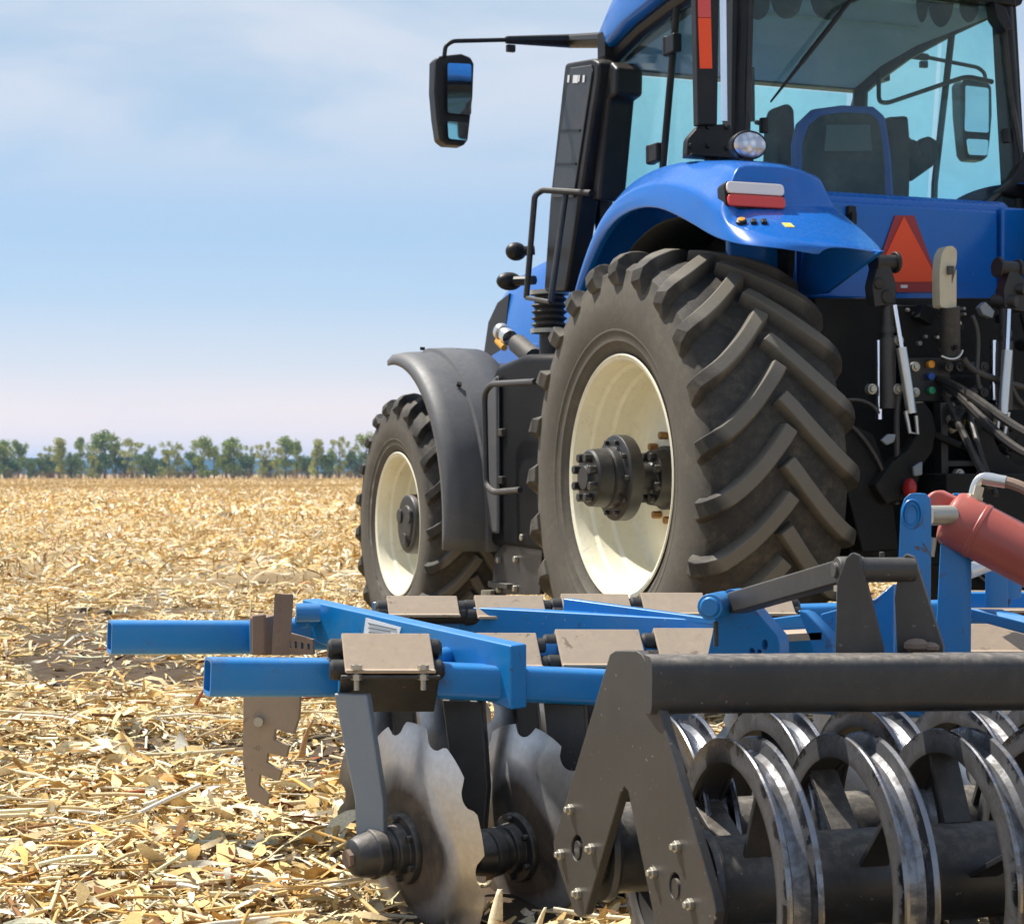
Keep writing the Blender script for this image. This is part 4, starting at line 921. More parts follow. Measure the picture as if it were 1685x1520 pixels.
# front fenders: grey plastic arcs behind and over the front tyres
for s in (1, -1):
    mb = MB(); rows = []
    for k in range(23):
        a = R(-3 + (101) * k / 22)               # 0 = straight up, growing rearward
        r = 1.05; wd = 1 if k > 1 else .96
        yo, yi = 1.40, .90
        cols = []
        for yy, dr in ((yo + .03, -.075), (yo + .03, -.045), (yo, -.012), (yo - .06, 0), (yo - .17, .006), (yo - .20, .006), (yo - .21, .028), (yo - .34, .034), (yi, .03)):
            rr = r + dr
            cols.append(V(3.29 - rr * math.sin(a), s * yy, .80 + rr * math.cos(a)))
        rows.append(cols)
    mb.grid(rows); f = link('front_fender', mb, M['grey_plastic'], TR, solid=.012, angle=50)
    mb = MB(); mb.tube([V(3.29, s * .9, 1.6), V(3.29, s * 1.1, 1.80)], .03, 8); mb.bar((2.6, s * .9, 1.2), (2.5, s * 1.2, 1.4), .05, .05)
    for a, yy in ((6, 1.26), (10, 1.05), (70, 1.17), (40, 1.23)):
        a = R(a); q = V(3.29 - 1.07 * math.sin(a), s * yy, .80 + 1.07 * math.cos(a)); mb.cyl(q, q + V(-math.sin(a), 0, math.cos(a)) * .02, .016, n=8)
    link('fender_stay', mb, M['black'], f)

# mirrors on long arms, one each side
for s in (1, -1):
    mb = MB(); x0 = 1.75
    P = [V(1.40, .84, 3.44), V(1.55, 1.02, 3.44), V(x0, 1.35, 3.445), V(x0, 1.60, 3.45), V(x0, 1.66, 3.43), V(x0, 1.665, 3.36)]
    P = [T(1003, 66, y=.84)] + [T(*p, x=x0) for p in ((940, 68), (832, 66), (745, 68), (733, 76), (731, 95))]
    for p in P: p.y *= s
    if s < 0:
        for p in P[1:]: p.y -= .26 * (p.y / -1.6); p.z += .12
    mb.tube(P[:3], [.045, .04, .022], 8); mb.tube(arc(P[2:]), .013, 8)
    q = P[2]; mb.box(q + V(0, -s * .03, -.045), (.03, .05, .04)); mb.box(P[0] + V(0, 0, -.03), (.10, .10, .14))
    arm = link('mirror_arm', mb, M['black'], TR, bevel=.006)
    if s > 0: pts = [(716, 100), (722, 92), (760, 88), (776, 94), (781, 105), (779, 160), (775, 195), (771, 230), (764, 240), (735, 238), (724, 230), (719, 195), (715, 150)]
    pp = [T(*p, x=x0) for p in pts]
    for p in pp:
        p.y *= s
        if s < 0: p.y -= .26; p.z += .12
    if s < 0: pp = pp[::-1]
    mb = MB(); mb.prism(pp, (.11, 0, 0)); mb_h = link('mirror_housing', mb, M['black'], arm, bevel=.018, seg=3)
    for pts_, nm in (([(733, 106), (775, 106), (775, 190), (733, 188)], 'mirror_glass'), ([(733, 201), (772, 203), (768, 232), (735, 230)], 'wide_angle_glass')):
        g = [T(*p, x=x0 - .006) for p in pts_]
        for p in g:
            p.y *= s
            if s < 0: p.y -= .26; p.z += .12
        yy = min(p.y * s for p in g)
        for p in g: p.x -= (p.y * s - yy) * .2
        mb = MB(); mb.prism(roundpoly(g if s > 0 else g[::-1], .015, 3), (-.006, 0, 0)); link(nm, mb, M['mirror'], arm)

# slow-vehicle triangle on the rear panel
mb = MB(); xq = -.325; tri = [T(*p, x=xq) for p in ((1472, 355), (1503, 355), (1546, 470), (1540, 481), (1437, 481), (1431, 470))]
mb.prism(tri, (-.006, 0, 0)); tg = link('warning_triangle', mb, M['red'], TR)
mb = MB(); mb.prism([T(*p, x=xq - .007) for p in ((1487, 356), (1544, 464), (1436, 464))], (-.003, 0, 0)); link('orange_face', mb, M['orange'], tg)
mb = MB(); mb.prism([T(*p, x=xq - .007) for p in ((1482, 469), (1493, 469), (1493, 474), (1482, 474))], (-.002, 0, 0)); link('triangle_mark', mb, M['whitelens'], tg)

# rear linkage: lift knuckles, rods, cylinders, hook, lower arms, valve block, hoses
mb = MB()
mb.prism([T(*p, x=-.62) for p in ((1340, 490), (1690, 490), (1690, 930), (1400, 930), (1380, 700))], (.10, 0, 0)); mb.prism([T(*p, x=-.70) for p in ((1476, 502), (1558, 502), (1560, 590), (1478, 592))], (.03, 0, 0)); mb.box((-.72, 0, .95), (.5, .5, .3))
mb.prism([T(*p, x=-.72) for p in ((1560, 660), (1690, 655), (1690, 670), (1560, 676))], (.05, 0, 0)); mb.prism([T(*p, x=-.72) for p in ((1555, 756), (1690, 756), (1690, 764), (1555, 764))], (.05, 0, 0)); mb.prism([T(*p, x=-.72) for p in ((1546, 660), (1556, 660), (1556, 800), (1546, 800))], (.05, 0, 0))
hitch = link('linkage_frame', mb, M['black_matte'], TR, bevel=.008)
mb = MB(); random.seed(3)
for p in ((1493, 510), (1505, 516), (1521, 508), (1549, 509), (1549, 521), (1585, 508), (1586, 517), (1577, 532), (1522, 554), (1541, 555), (1549, 550), (1549, 560), (1512, 565), (1549, 576), (1510, 597), (1542, 597), (1509, 620), (1543, 621), (1512, 643), (1545, 644), (1611, 636)):
    q = T(*p, x=-.71); r = random.uniform(.007, .012); mb = MB(); mb.cyl(q + V(.02, 0, 0), q + V(-.012, 0, 0), r, n=6); link('linkage_bolt', mb, M['bolt'], hitch)
for i, (p, m) in enumerate((((1524, 600), 'amber'), ((1524, 620), 'seatblue'), ((1525, 643), 'green'))):
    q = T(*p, x=-.72); mb = MB(); mb.lathe([(.03, .010), (-.01, .012), (-.03, .017), (-.045, .017), (-.05, .0)], q, (1, 0, 0), 14); link('hydraulic_coupler', mb, M[m], hitch)
for s in (1, -1):
    def Q(px, py, x=-.8):
        p = T(px, py, x=x)
        if s < 0: p.y = .26 - p.y
        return p
    mb = MB(); a = Q(1438, 432); b = Q(1474, 432); mb.cyl(a, b, .034, n=18); mb.cyl(a - (b - a) * .05, a + (b - a) * .1, .046, n=18); mb.cyl(a + (b - a) * .9, b + (b - a) * .06, .048, n=18)
    mb.prism([Q(*p, x=-.83) for p in ((1444, 436), (1466, 436), (1476, 470), (1474, 500), (1440, 505), (1436, 470))], (.07, 0, 0)); mb.cyl(Q(1462, 488, -.85), Q(1462, 488, -.75), .03, n=14); mb.cyl(Q(1448, 466, -.85), Q(1448, 466, -.75), .026, n=14)
    kn = link('lift_knuckle', mb, M['hub'], hitch, bevel=.006)
    mb = MB(); mb.tube([Q(1461, 500), Q(1461, 560)], .026, 14); mb.tube([Q(1461, 556), Q(1461, 672)], .036, 14); mb.lathe([(0, .02), (0, .032), (.03, .032), (.03, .02)], Q(1461, 548), (0, 0, 1), 12, closed=True); link('lift_rod', mb, M['gunmetal'], kn)
    mb = MB(); mb.tube([Q(1447, 560, -.74), Q(1447, 690, -.74)], .022, 14); link('cylinder_rod', mb, M['chrome'], kn)
    mb = MB(); mb.tube([Q(1472, 502, -.84), Q(1484, 575, -.86)], .010, 10); link('gas_strut_rod', mb, M['chrome'], kn)
    mb = MB(); mb.tube([Q(1483, 572, -.86), Q(1500, 680, -.88)], .024, 12); st_ = link('gas_strut', mb, M['silver'], kn)
    mb = MB(); mb.tube([V(*p) for p in [Q(1490, 676, -.88), Q(1497, 712, -.88), Q(1510, 714, -.88), Q(1507, 684, -.88)]], .009, 8); link('strut_clevis', mb, M['silver'], st_)
    mb = MB(); mb.prism([Q(*p, x=-.86) for p in ((1502, 662), (1522, 660), (1536, 680), (1542, 710), (1535, 745), (1520, 765), (1505, 820), (1460, 830), (1440, 800), (1470, 760), (1495, 740), (1508, 715))], (.08, 0, 0))
    mb.prism([Q(*p, x=-.80) for p in ((1385, 690), (1440, 715), (1470, 800), (1480, 905), (1420, 910), (1390, 800))], (.10, 0, 0)); link('lower_lift_arm', mb, M['black_matte'], hitch, bevel=.012)
for tb in (((1450, 724), (1462, 714), (1476, 714), (1472, 728), (1460, 733)), ((1503, 768), (1519, 758), (1519, 782), (1505, 784))):
    mb = MB(); mb.prism([T(*p, x=-.9) for p in tb], (.02, 0, 0)); link('bright_tab', mb, M['greysteel'], hitch, bevel=.008)
random.seed(11)
for k in range(26):                                              # pipes, brackets and valve bodies half lost in the shade
    px, py = random.uniform(1570, 1690) if k % 2 else random.uniform(1480, 1700), random.uniform(500, 575) if k % 4 == 0 else random.uniform(670, 900); q = T(px, py, x=-.74 - random.uniform(0, .12)); mb = MB()
    if k % 3 == 0: mb.tube([q, q + V(random.uniform(-.05, .05), random.uniform(-.15, .15), random.uniform(-.12, .12))], random.uniform(.012, .03), 12)
    elif k % 3 == 1: mb.box(q, (.06, random.uniform(.04, .13), random.uniform(.03, .12)), Matrix.Rotation(random.uniform(-.6, .6), 3, 'X'))
    else: mb.cyl(q + V(.05, 0, 0), q - V(.03, 0, 0), random.uniform(.02, .045), n=18); mb.cyl(q - V(.02, 0, 0), q - V(.045, 0, 0), .012, n=6)
    link('valve_body' if k % 3 else 'steel_pipe', mb, M['black_matte'], hitch, bevel=.004)
mb = MB(); q = T(1497, 803, x=-.9); mb.ball(q, (.04, .028, .045), 14); link('red_ball_end', mb, M['red'], hitch)
mb = MB(); mb.tube([T(1636, 560, x=-.76), T(1636, 658, x=-.76)], .021, 16); link('hitch_rod', mb, M['chrome'], hitch)
mb = MB(); mb.prism([T(*p, x=-.8) for p in ((1612, 506), (1622, 496), (1638, 512), (1634, 524), (1618, 518))], (.04, 0, 0)); link('alloy_bracket', mb, M['greysteel'], hitch, bevel=.006)
# valve block with two rows of couplers, drawbar frame and steel pipes
mb = MB(); mb.prism([T(*p, x=-.735) for p in ((1490, 588), (1566, 588), (1566, 662), (1490, 662))], (.06, 0, 0)); vb = link('valve_block', mb, M['hub'], hitch, bevel=.01)
for px in (1499, 1554, 1572, 1594, 1612):
    for py in (604, 646):
        q = T(px, py, x=-.74); mb = MB(); mb.lathe([(.02, .010), (-.015, .014), (-.02, .022), (-.04, .022), (-.042, .012), (-.05, .012), (-.05, 0)], q, (1, 0, 0), 14); link('oil_coupler', mb, M['gunmetal'] if px != 1499 else M['bolt'], vb)
for pts_, r_ in ((((1480, 640), (1470, 700), (1480, 760), (1475, 830)), .014), (((1600, 520), (1620, 560), (1600, 600), (1612, 640)), .011), (((1660, 560), (1650, 620), (1670, 660), (1690, 670)), .012), (((1585, 590), (1600, 620), (1650, 625), (1690, 640)), .016), (((1400, 700), (1425, 720), (1450, 760), (1462, 800)), .009), (((1395, 658), (1425, 655), (1440, 668), (1446, 680)), .008)):
    mb = MB(); mb.tube(bez(*[T(*p, x=-.82) for p in pts_]), r_, 10); link('steel_pipe', mb, M['gunmetal'], hitch)
for pts_ in (((1556, 668), (1690, 664), (1690, 674), (1556, 678)), ((1556, 758), (1690, 756), (1690, 766), (1556, 768)), ((1556, 800), (1690, 798), (1690, 806), (1556, 808)), ((1548, 662), (1560, 662), (1562, 830), (1550, 830)), ((1648, 664), (1660, 664), (1664, 830), (1652, 830))):
    mb = MB(); mb.prism([T(*p, x=-.80) for p in pts_], (.06, 0, 0)); link('drawbar_frame', mb, M['hub'], hitch, bevel=.004)
for p in ((1480, 560), (1478, 640), (1570, 690), (1605, 690), (1640, 690), (1580, 780), (1620, 780), (1436, 640)):
    q = T(*p, x=-.84); mb = MB(); mb.cyl(q + V(.04, 0, 0), q - V(.012, 0, 0), .016, n=6); mb.cyl(q + V(.03, 0, 0), q - V(.0, 0, 0), .024, n=16); link('linkage_bolt', mb, M['bolt'], hitch, bevel=.002)
# top link: worn ivory claw hook on a black tube
mb = MB(); mb.prism(roundpoly([T(*p, x=-.88) for p in ((1547, 505), (1546, 450), (1549, 420), (1556, 406), (1568, 404), (1575, 412), (1574, 436), (1566, 452), (1566, 470), (1574, 440), (1574, 510))], .015, 3), (.06, 0, 0)); tk_ = link('top_link_hook', mb, M['ivory'], hitch, bevel=.01)
mb = MB(); mb.prism([T(*p, x=-.885) for p in ((1558, 438), (1568, 438), (1566, 452), (1558, 452))], (-.012, 0, 0)); link('hook_latch', mb, M['gunmetal'], tk_)
mb = MB(); mb.tube([T(1563, 505, x=-.86), T(1564, 592, x=-.82)], .045, 18); link('top_link_tube', mb, M['rubber_black'], tk_)
mb = MB(); mb.tube(bez(T(1550, 586, x=-.88), T(1565, 594, x=-.88), T(1580, 592, x=-.88), T(1584, 576, x=-.88), 10), .005, 6); link('wire_clip', mb, M['silver'], tk_)
for a, b, c, d, r in (((1545, 625), (1600, 640), (1640, 690), (1700, 718), .021), ((1550, 630), (1590, 650), (1640, 730), (1700, 752), .021), ((1552, 648), (1590, 720), (1605, 760), (1630, 800), .017), ((1585, 640), (1600, 700), (1615, 760), (1640, 815), .013), ((1600, 690), (1640, 720), (1660, 730), (1700, 760), .009)):
    mb = MB(); mb.tube(bez(T(*a, x=-.74), T(*b, x=-.95), T(*c, x=-1.2), T(*d, x=-1.4)), r, 8); link('hydraulic_hose', mb, M['hose'], hitch)
for p, q_, m, r in (((1562, 665), (1576, 690), 'ivory', .022), ((1564, 700), (1570, 708), 'ivory', .024), ((1588, 690), (1590, 718), 'yellow', .008)):
    mb = MB(); mb.tube([T(*p, x=-.73), T(*q_, x=-.73)], r, 10); link('hitch_fitting', mb, M[m], hitch)

# ------------------------------------------------------------------ the disc harrow (built in world metres, origin under its near frame tube)
HO = V(.25, 4.95, 0)
HR = thing('disc_harrow', 'blue disc harrow with notched discs and black ring roller, hitched behind the tractor', 'disc harrow', HO)
def hl(name, mb, m, parent=None, **k):
    if parent is None: parent = HR
    bmesh.ops.translate(mb.b, verts=mb.b.verts[:], vec=-HO); return link(name, mb, m, parent, **k)
SL = .20                                                     # how far the cross tubes run away per metre to the right
U = V(1, SL, 0).normalized(); FWD = V(-SL, 1, 0).normalized(); UP = V(0, 0, 1)
def on_line(px, X0, Y0, sl=SL):
    k = (px - CX) / F; Y = (Y0 - sl * X0) / (1 - sl * k); return k * Y, Y
def rowpt(px, py, X0, Y0, sl=SL):
    X, Y = on_line(px, X0, Y0, sl); return V(X, Y, CH - (py - HY) / F * Y)
N1 = (-.783, 4.95); N2 = (-1.178, 5.65)                      # left ends of the near and the far tube
def square_tube(name, a, b, h, m, parent=None, hollow=False, wall=.008):
    d = (b - a); x = d.normalized(); y = UP.cross(x).normalized(); z = x.cross(y)
    mb = MB(); q = h / 2
    o_ = [(-q, -q), (q, -q), (q, q), (-q, q)]; i_ = [(s_ * (q - wall), t_ * (q - wall)) for s_, t_ in ((-1, -1), (1, -1), (1, 1), (-1, 1))]
    A = roundpoly([a + y * u + z * v for u, v in o_], .024, 5); B = [p + d for p in A]
    if hollow:
        C = roundpoly([a + y * u + z * v for u, v in i_], .018, 5); D = [p + x * .30 for p in C]
        mb.grid([D, C, A, B], closed=True); mb.b.verts.ensure_lookup_table(); n = len(A)
        mb.b.faces.new([mb.b.verts[i] for i in range(n)]); mb.b.faces.new([mb.b.verts[3 * n + i] for i in range(n)])
    else:
        mb.prism(A, d)
    return hl(name, mb, m, parent, angle=40)
# cross tubes
a, b = rowpt(341, 1113, *N1, .36), rowpt(560, 1114, *N1, .36); square_tube('frame_tube', a, b, .098, M['hblue'], hollow=True)
a, b = rowpt(556, 1112, *N1), rowpt(1010, 1131, *N1); square_tube('frame_tube', a, b, .094, M['hblue']); b2 = b + (b - a).normalized() * 1.0; square_tube('frame_tube', b + V(.0, .0, 0), b2, .094, M['hblue'])
a, b = rowpt(180, 1048, *N2, .36), rowpt(412, 1048, *N2, .36); square_tube('frame_tube', a, b, .098, M['hblue'], hollow=True)
a, b = rowpt(410, 1046, *N2), rowpt(2250, 990, *N2); square_tube('frame_tube', a, b, .094, M['hblue'])

# diagonal side beams
def beam(name, pts, thick, m=M['hblue'], bev=.005):
    p = [W(*q) for q in pts]; n = (p[1] - p[0]).cross(p[3] - p[0]).normalized()
    if n.y < 0: n = -n
    mb = MB(); mb.prism(p, n * thick); return hl(name, mb, m, bevel=bev)
b1 = beam('side_beam', [(497, 986, 5.75), (841, 1062, 5.02), (841, 1168, 5.02), (500, 1050, 5.75)], .055)
B0, B1, B3 = W(497, 986, 5.75), W(841, 1062, 5.02), W(841, 1168, 5.02); n = (B1 - B0).cross(B3 - B0).normalized(); n = n if n.y < 0 else -n
def onbeam(px, py):
    o = V(0, 0, CH); r = W(px, py, 1.0) - o; return o + r * ((B0 - o).dot(n) / r.dot(n))
p = [onbeam(604, 1016), onbeam(662, 1032), onbeam(657, 1050), onbeam(600, 1046)]
mb = MB(); mb.prism([q + n * .003 for q in p], n * .002); stk = hl('maker_sticker', mb, M['sticker'], b1)
mb = MB()
for t0, t1, v in ((.1, .9, .25), (.12, .75, .5), (.15, .85, .75)):
    mb = MB(); q0 = p[0].lerp(p[1], t0).lerp(p[3].lerp(p[2], t0), v); q1 = p[0].lerp(p[1], t1).lerp(p[3].lerp(p[2], t1), v); mb.bar(q0 + n * .006, q1 + n * .006, .0015, .003); hl('sticker_lettering', mb, M['greysteel'], stk)
beam('inner_beam', [(612, 990, 5.95), (1190, 1021, 5.42), (1190, 1085, 5.42), (612, 1040, 5.95)], .07)
beam('wedge_beam', [(926, 984, 5.72), (1192, 1020, 5.40), (1192, 1028, 5.40), (926, 1012, 5.72)], .03)
for q in (W(717, 1081, 5.2), W(500, 1017, 5.68)): mb = MB(); mb.cyl(q + V(0, -.05, 0), q + V(.03, .03, 0), .026, n=14); hl('beam_boss', mb, M['hblue'], b1, bevel=.004)

# rubber-sprung arm clamps: two angled shells round the tube, rubber cords, bolts
def clamp(px0, px1, pyt, pyb, X0, Y0, bolts=True, lower=True, cords=True):
    """outline of the upper front face: left/right pixel of its lower edge, rows of its upper and lower edge"""
    l0 = rowpt(px0, pyb, X0, Y0 - .11); l1 = rowpt(px1, pyb, X0, Y0 - .11)
    ax = (l1 - l0); ln = ax.length; ax.normalize(); fw = V(-ax.y, ax.x, 0).normalized()
    hh = (pyb - pyt) / F * Y0; t_ = .009
    front, top, back = V(0, 0, 0), fw * (hh * 1.05) + UP * hh, fw * (2.1 * hh)
    mb = MB(); prof = [front - fw * .018, front, top, back, back + fw * .018]
    inn = [back + fw * .018 - UP * t_, back - UP * t_ - fw * .004, top - UP * t_ * 1.5, front - UP * t_ + fw * .004, front - fw * .018 - UP * t_]
    mb.prism([l0 + q for q in prof + inn], ax * ln); cl = hl('arm_clamp', mb, M['tan'], bevel=.003)
    if lower:
        bot = fw * (hh * 1.05) - UP * (hh + .012)
        mb = MB(); z = UP * -.014
        prof = [front - fw * .018 + z, front + z, bot + z, back + z, back + fw * .018 + z]; inn = [q - UP * t_ for q in prof[::-1]]
        mb.prism([l0 - ax * .012 + q for q in prof + inn], ax * (ln + .024)); hl('lower_shell', mb, M['black_steel'], cl, bevel=.003)
    if cords:
        for q in (top - UP * .042, front + fw * .046 - UP * .006, back - fw * .046 - UP * .006):
            mb = MB(); c = l0 + q; mb.lathe([(-.035, 0), (-.035, .020), (-.028, .027), (ln + .02, .027), (ln + .03, .018), (ln + .03, 0)], c, ax, 16)
            hl('rubber_cord', mb, M['hub'], cl)
    if bolts:
        for t in (.12, .86):
            mb = MB(); c = l0 + ax * ln * t - fw * .009; mb.cyl(c + UP * .012, c - UP * .052, .0075, n=8); mb.cyl(c - UP * .012, c - UP * .026, .015, n=6); mb.cyl(c + UP * .0, c + UP * .012, .015, n=6)
            hl('clamp_bolt', mb, M['bolt'], cl)
    return cl
c_first = clamp(568, 716, 1046, 1101, *N1)
N1B = (-.783, 5.16)
a, b = rowpt(735, 1084, *N1B), rowpt(2250, 1048, *N1B); square_tube('frame_tube', a, b, .094, M['hblue'])
for a_, b_, t_, u_ in ((792, 893, 1044, 1094), (925, 1066, 1038, 1092), (1088, 1190, 1035, 1084), (1592, 1712, 1026, 1070)): clamp(a_, b_, t_, u_, *N1B, lower=False, bolts=False)
for a_, b_, t_, u_ in ((640, 757, 981, 1010), (786, 900, 980, 1013), (930, 1042, 977, 1010), (1062, 1166, 975, 1008), (1205, 1310, 975, 1008), (1590, 1700, 970, 1003)): clamp(a_, b_, t_, u_, *N2, bolts=False, lower=False)

# discs
DISC_N = V(-.83, -.555, -.06).normalized()
def disc_mesh(c, nrm, Rd, notch=10, dish=.045, phase=0.0):
    """shallow dished plate, bulging towards nrm, with a scalloped rim"""
    nrm = nrm.normalized(); u = (UP - nrm * UP.dot(nrm)).normalized(); v = nrm.cross(u); mb = MB(); na = 160; rows = []
    def rim(t):
        k = (t * notch / (2 * math.pi) + phase) % 1; k = abs(k - .5) / .5
        return Rd * (1 - .10 * math.sqrt(max(0, 1 - (k / .40) ** 2)) if k < .40 else 1)
    rad = [.0, .12, .3, .5, .68, .82, .92, .97, 1.0]
    for side in (0, 1):
        for f in (rad if side == 0 else rad[::-1]):
            row = []
            for k in range(na):
                t = 2 * math.pi * k / na; r = max(f * rim(t), .004); z = dish * (1 - (r / Rd) ** 2) - (.007 * (1 if f < .93 else (1 - f) / .07) if side else 0)
                row.append(c + nrm * z + (u * math.cos(t) + v * math.sin(t)) * r)
            rows.append(row)
    mb.grid(rows, closed=True); return mb
def disc(c, nrm, phase, hub=True, Rd=.315):
    c = Vector(c); loc_ = c - HO
    def rimf(co): return np.clip(np.sqrt(((co - np.array(loc_)) ** 2).sum(1)) / Rd, 0, 1)
    mb = disc_mesh(c, nrm, Rd, 10, .045, phase); bmesh.ops.translate(mb.b, verts=mb.b.verts[:], vec=-HO)
    o = link_attr('disc', mb, M['disc'], HR, rimf, 'rim', angle=50)
    if hub:
        h = MB(); h.lathe([(.03, 0), (.03, .088), (.045, .092), (.058, .088), (.06, .066), (.085, .064), (.09, .054), (.105, .054), (.11, .062), (.14, .064), (.145, .058), (.175, .052), (.19, .046), (.198, .03), (.198, 0)], c, nrm, 32)
        u = (UP - nrm * UP.dot(nrm)).normalized(); v = nrm.cross(u)
        for k in range(6):
            d = u * math.cos(k * 1.047) + v * math.sin(k * 1.047); h.cyl(c + nrm * .055 + d * .076, c + nrm * .072 + d * .076, .009, n=6)
        hb = hl('hub', h, M['black_steel'], o, bevel=.003)
        h = MB(); h.lathe([(.0, .052), (.022, .052), (.022, .0)], c + nrm * .098, nrm, 24); hl('hub_ring', h, M['bolt'], hb); h = MB(); h.cyl(c + nrm * .195, c + nrm * .21, .024, n=6); hl('hub_cap_nut', h, M['brown_rust'], hb)
    return o
def shank(top, hubc, wd, th, m):
    """flat steel arm from the clamp down to the hub, slightly cranked"""
    d = V(.93, -.30, 0).normalized(); n = V(-d.y, d.x, 0)
    mid = top.lerp(hubc, .7) + d * .01
    out = [top - d * wd / 2, top + d * wd / 2, mid + d * wd * .46, hubc + d * wd * .42 - UP * .02, hubc - d * wd * .05 - UP * .055, hubc - d * wd * .40 - UP * .02, mid - d * wd * .40]
    mb = MB(); mb.prism([q - n * th / 2 for q in out], n * th); return hl('disc_arm', mb, m, bevel=.006)
D1 = W(688, 1390, 4.93); disc(D1, DISC_N, .12); shank(W(580, 1140, 4.93), D1 + DISC_N * .135 + V(0, .01, .02), .092, .035, M['greysteel'])
D2 = W(872, 1388, 5.06); disc(D2, V(-.80, -.60, -.06), .52); shank(W(763, 1150, 5.16), W(772, 1352, 5.12), .115, .035, M['gunmetal'])
for i, px in enumerate((1035, 1195, 1352, 1505, 1655)):
    Yd = 5.10 + .055 * i; c = W(px, 1386, Yd); disc(c, V(-.80, -.60, -.06), .1 + .23 * i, hub=i < 3); shank(W(px - 105, 1155, Yd + .06), W(px - 100, 1352, Yd + .03), .115, .035, M['gunmetal'])
# front row of discs, facing the other way
for i, px in enumerate((648, 740, 850, 965, 1100, 1235, 1370, 1505, 1640)):
    Yd = 5.95 + .045 * i; c = W(px, 779 + (CH - .15) * F / Yd, Yd); disc(c, V(.86, -.50, -.05), .17 * i, hub=False, Rd=.30)
    if i < 6: shank(W(px + 6, 1050, Yd - .05), c + V(.04, -.1, .02), .08, .03, M['gunmetal'])

# tan notched scraper plate and its perforated brackets on the far tube
cp_ = [(402, 1090), (494, 1090), (493, 1146), (491, 1181), (482, 1208), (452, 1199), (450, 1217), (475, 1226), (470, 1246), (440, 1238), (438, 1254), (463, 1267), (457, 1285), (427, 1274), (425, 1292), (443, 1306), (436, 1327), (406, 1310), (399, 1253), (400, 1146)]
mb = MB(); mb.prism([W(*p, 5.50) for p in cp_], V(.006, .012, 0)); scp = hl('side_deflector', mb, M['tan'], bevel=.002)
q = W(427, 1186, 5.50); mb = MB(); mb.cyl(q, q + V(0, -.025, 0), .014, n=8); hl('deflector_bolt', mb, M['bolt'], scp)
mb = MB(); mb.prism([W(*p, 5.56) for p in ((410, 1016), (442, 1014), (446, 1078), (412, 1078))], V(.02, .10, 0)); mb.prism([W(*p, 5.5) for p in ((414, 1012), (436, 1010), (436, 1076), (414, 1078))], V(0, .03, 0)); hl('tube_bracket', mb, M['brown_rust'], scp, bevel=.006)
def perforated(pts, nh, vec, hs=.16):
    p = [W(*q) for q in pts]                        # corners: start-left, start-right, end-right, end-left along the strip
    holes = []
    for k in range(nh):
        t = (k + .6) / (nh + .2); a_, b_ = p[0].lerp(p[3], t - hs / nh * 1.3), p[1].lerp(p[2], t - hs / nh * 1.3); c_, d_ = p[0].lerp(p[3], t + hs / nh * 1.3), p[1].lerp(p[2], t + hs / nh * 1.3)
        holes.append([a_.lerp(b_, .32), a_.lerp(b_, .66), c_.lerp(d_, .66), c_.lerp(d_, .32)])
    mb = MB(); mb.plate(p, holes, vec); return mb
hl('perforated_strip', perforated([(452, 976, 5.45), (470, 978, 5.45), (464, 1078, 5.45), (447, 1078, 5.45)], 6, V(.022, .004, 0)), M['brown_rust'], scp)
hl('perforated_strip', perforated([(470, 1040, 5.46), (471, 1077, 5.46), (515, 1077, 5.40), (514, 1052, 5.40)], 4, V(.004, .02, 0)), M['brown_rust'], scp)
mb = MB(); q = W(487, 1008, 5.62); mb.cyl(q, q + V(.07, .01, 0), .028, n=12); hl('bracket_nut', mb, M['hblue'], scp)

# blue hinge bracket with its boss, grey linkage
def gusset(name, pts, Y, vec, m, holes=(), **k):
    mb = MB(); lo = [W(*p, Y) for p in pts]
    hs = [[W(cx_ + rx_ * math.cos(t), cy_ + ry_ * math.sin(t), Y) for t in [2 * math.pi * j / 12 for j in range(12)]] for cx_, cy_, rx_, ry_ in holes]
    if hs: mb.plate(lo, hs, vec)
    else: mb.prism(lo, vec)
    return hl(name, mb, m, **k)
hb = gusset('hinge_bracket', [(1186, 976), (1200, 969), (1215, 971), (1279, 1045), (1283, 1060), (1283, 1110), (1158, 1110), (1165, 1072), (1172, 1040), (1178, 1004)], 4.72, V(.03, .045, 0), M['hblue'], holes=[(1237, 1072, 5, 6), (1249, 1073, 3.5, 5), (1258, 1061, 5, 9)], bevel=.004)
mb = MB(); q = W(1167, 999, 4.62); mb.lathe([(0, 0), (0, .022), (.006, .024), (.006, .032), (.13, .032)], q, V(.35, .9, 0), 20); hl('hinge_boss', mb, M['hblue'], hb, bevel=.003)
mb = MB(); q = W(1178, 1022, 4.66); mb.tube([q, q + V(0, .0, -.06)], .006, 8); hl('hinge_pin_clip', mb, M['gunmetal'], hb)
gusset('hinge_bracket', [(1312, 1003), (1326, 1008), (1366, 1050), (1370, 1062), (1370, 1110), (1350, 1110), (1330, 1050)], 4.86, V(.03, .03, 0), M['hblue'], bevel=.004)
mb = MB(); mb.prism([W(*p, 4.86) for p in ((1280, 1044), (1352, 1040), (1352, 1052), (1282, 1056))], V(.0, .12, 0)); hl('bracket_shelf', mb, M['tan'], hb)
mb = MB(); mb.prism([W(*p, 5.0) for p in ((1255, 1020), (1330, 1010), (1372, 1060), (1372, 1110), (1255, 1110))], V(.02, .05, 0)); hl('bracket_back_plate', mb, M['hblue'], hb, bevel=.003)
mb = MB(); a, b = W(1212, 992, 4.70), W(1392, 940, 4.22); mb.bar(a, b, .05, .052); lk = hl('link_bar', mb, M['gunmetal'], bevel=.005)
ax = V(.98, .18, 0).normalized()
mb = MB(); q = W(1388, 938, 4.14); mb.lathe([(-.012, 0), (-.012, .016), (-.004, .017), (-.004, .027), (.0, .0295), (.055, .0295), (.06, .027), (.17, .0265), (.175, .0)], q - ax * .012, ax, 24)
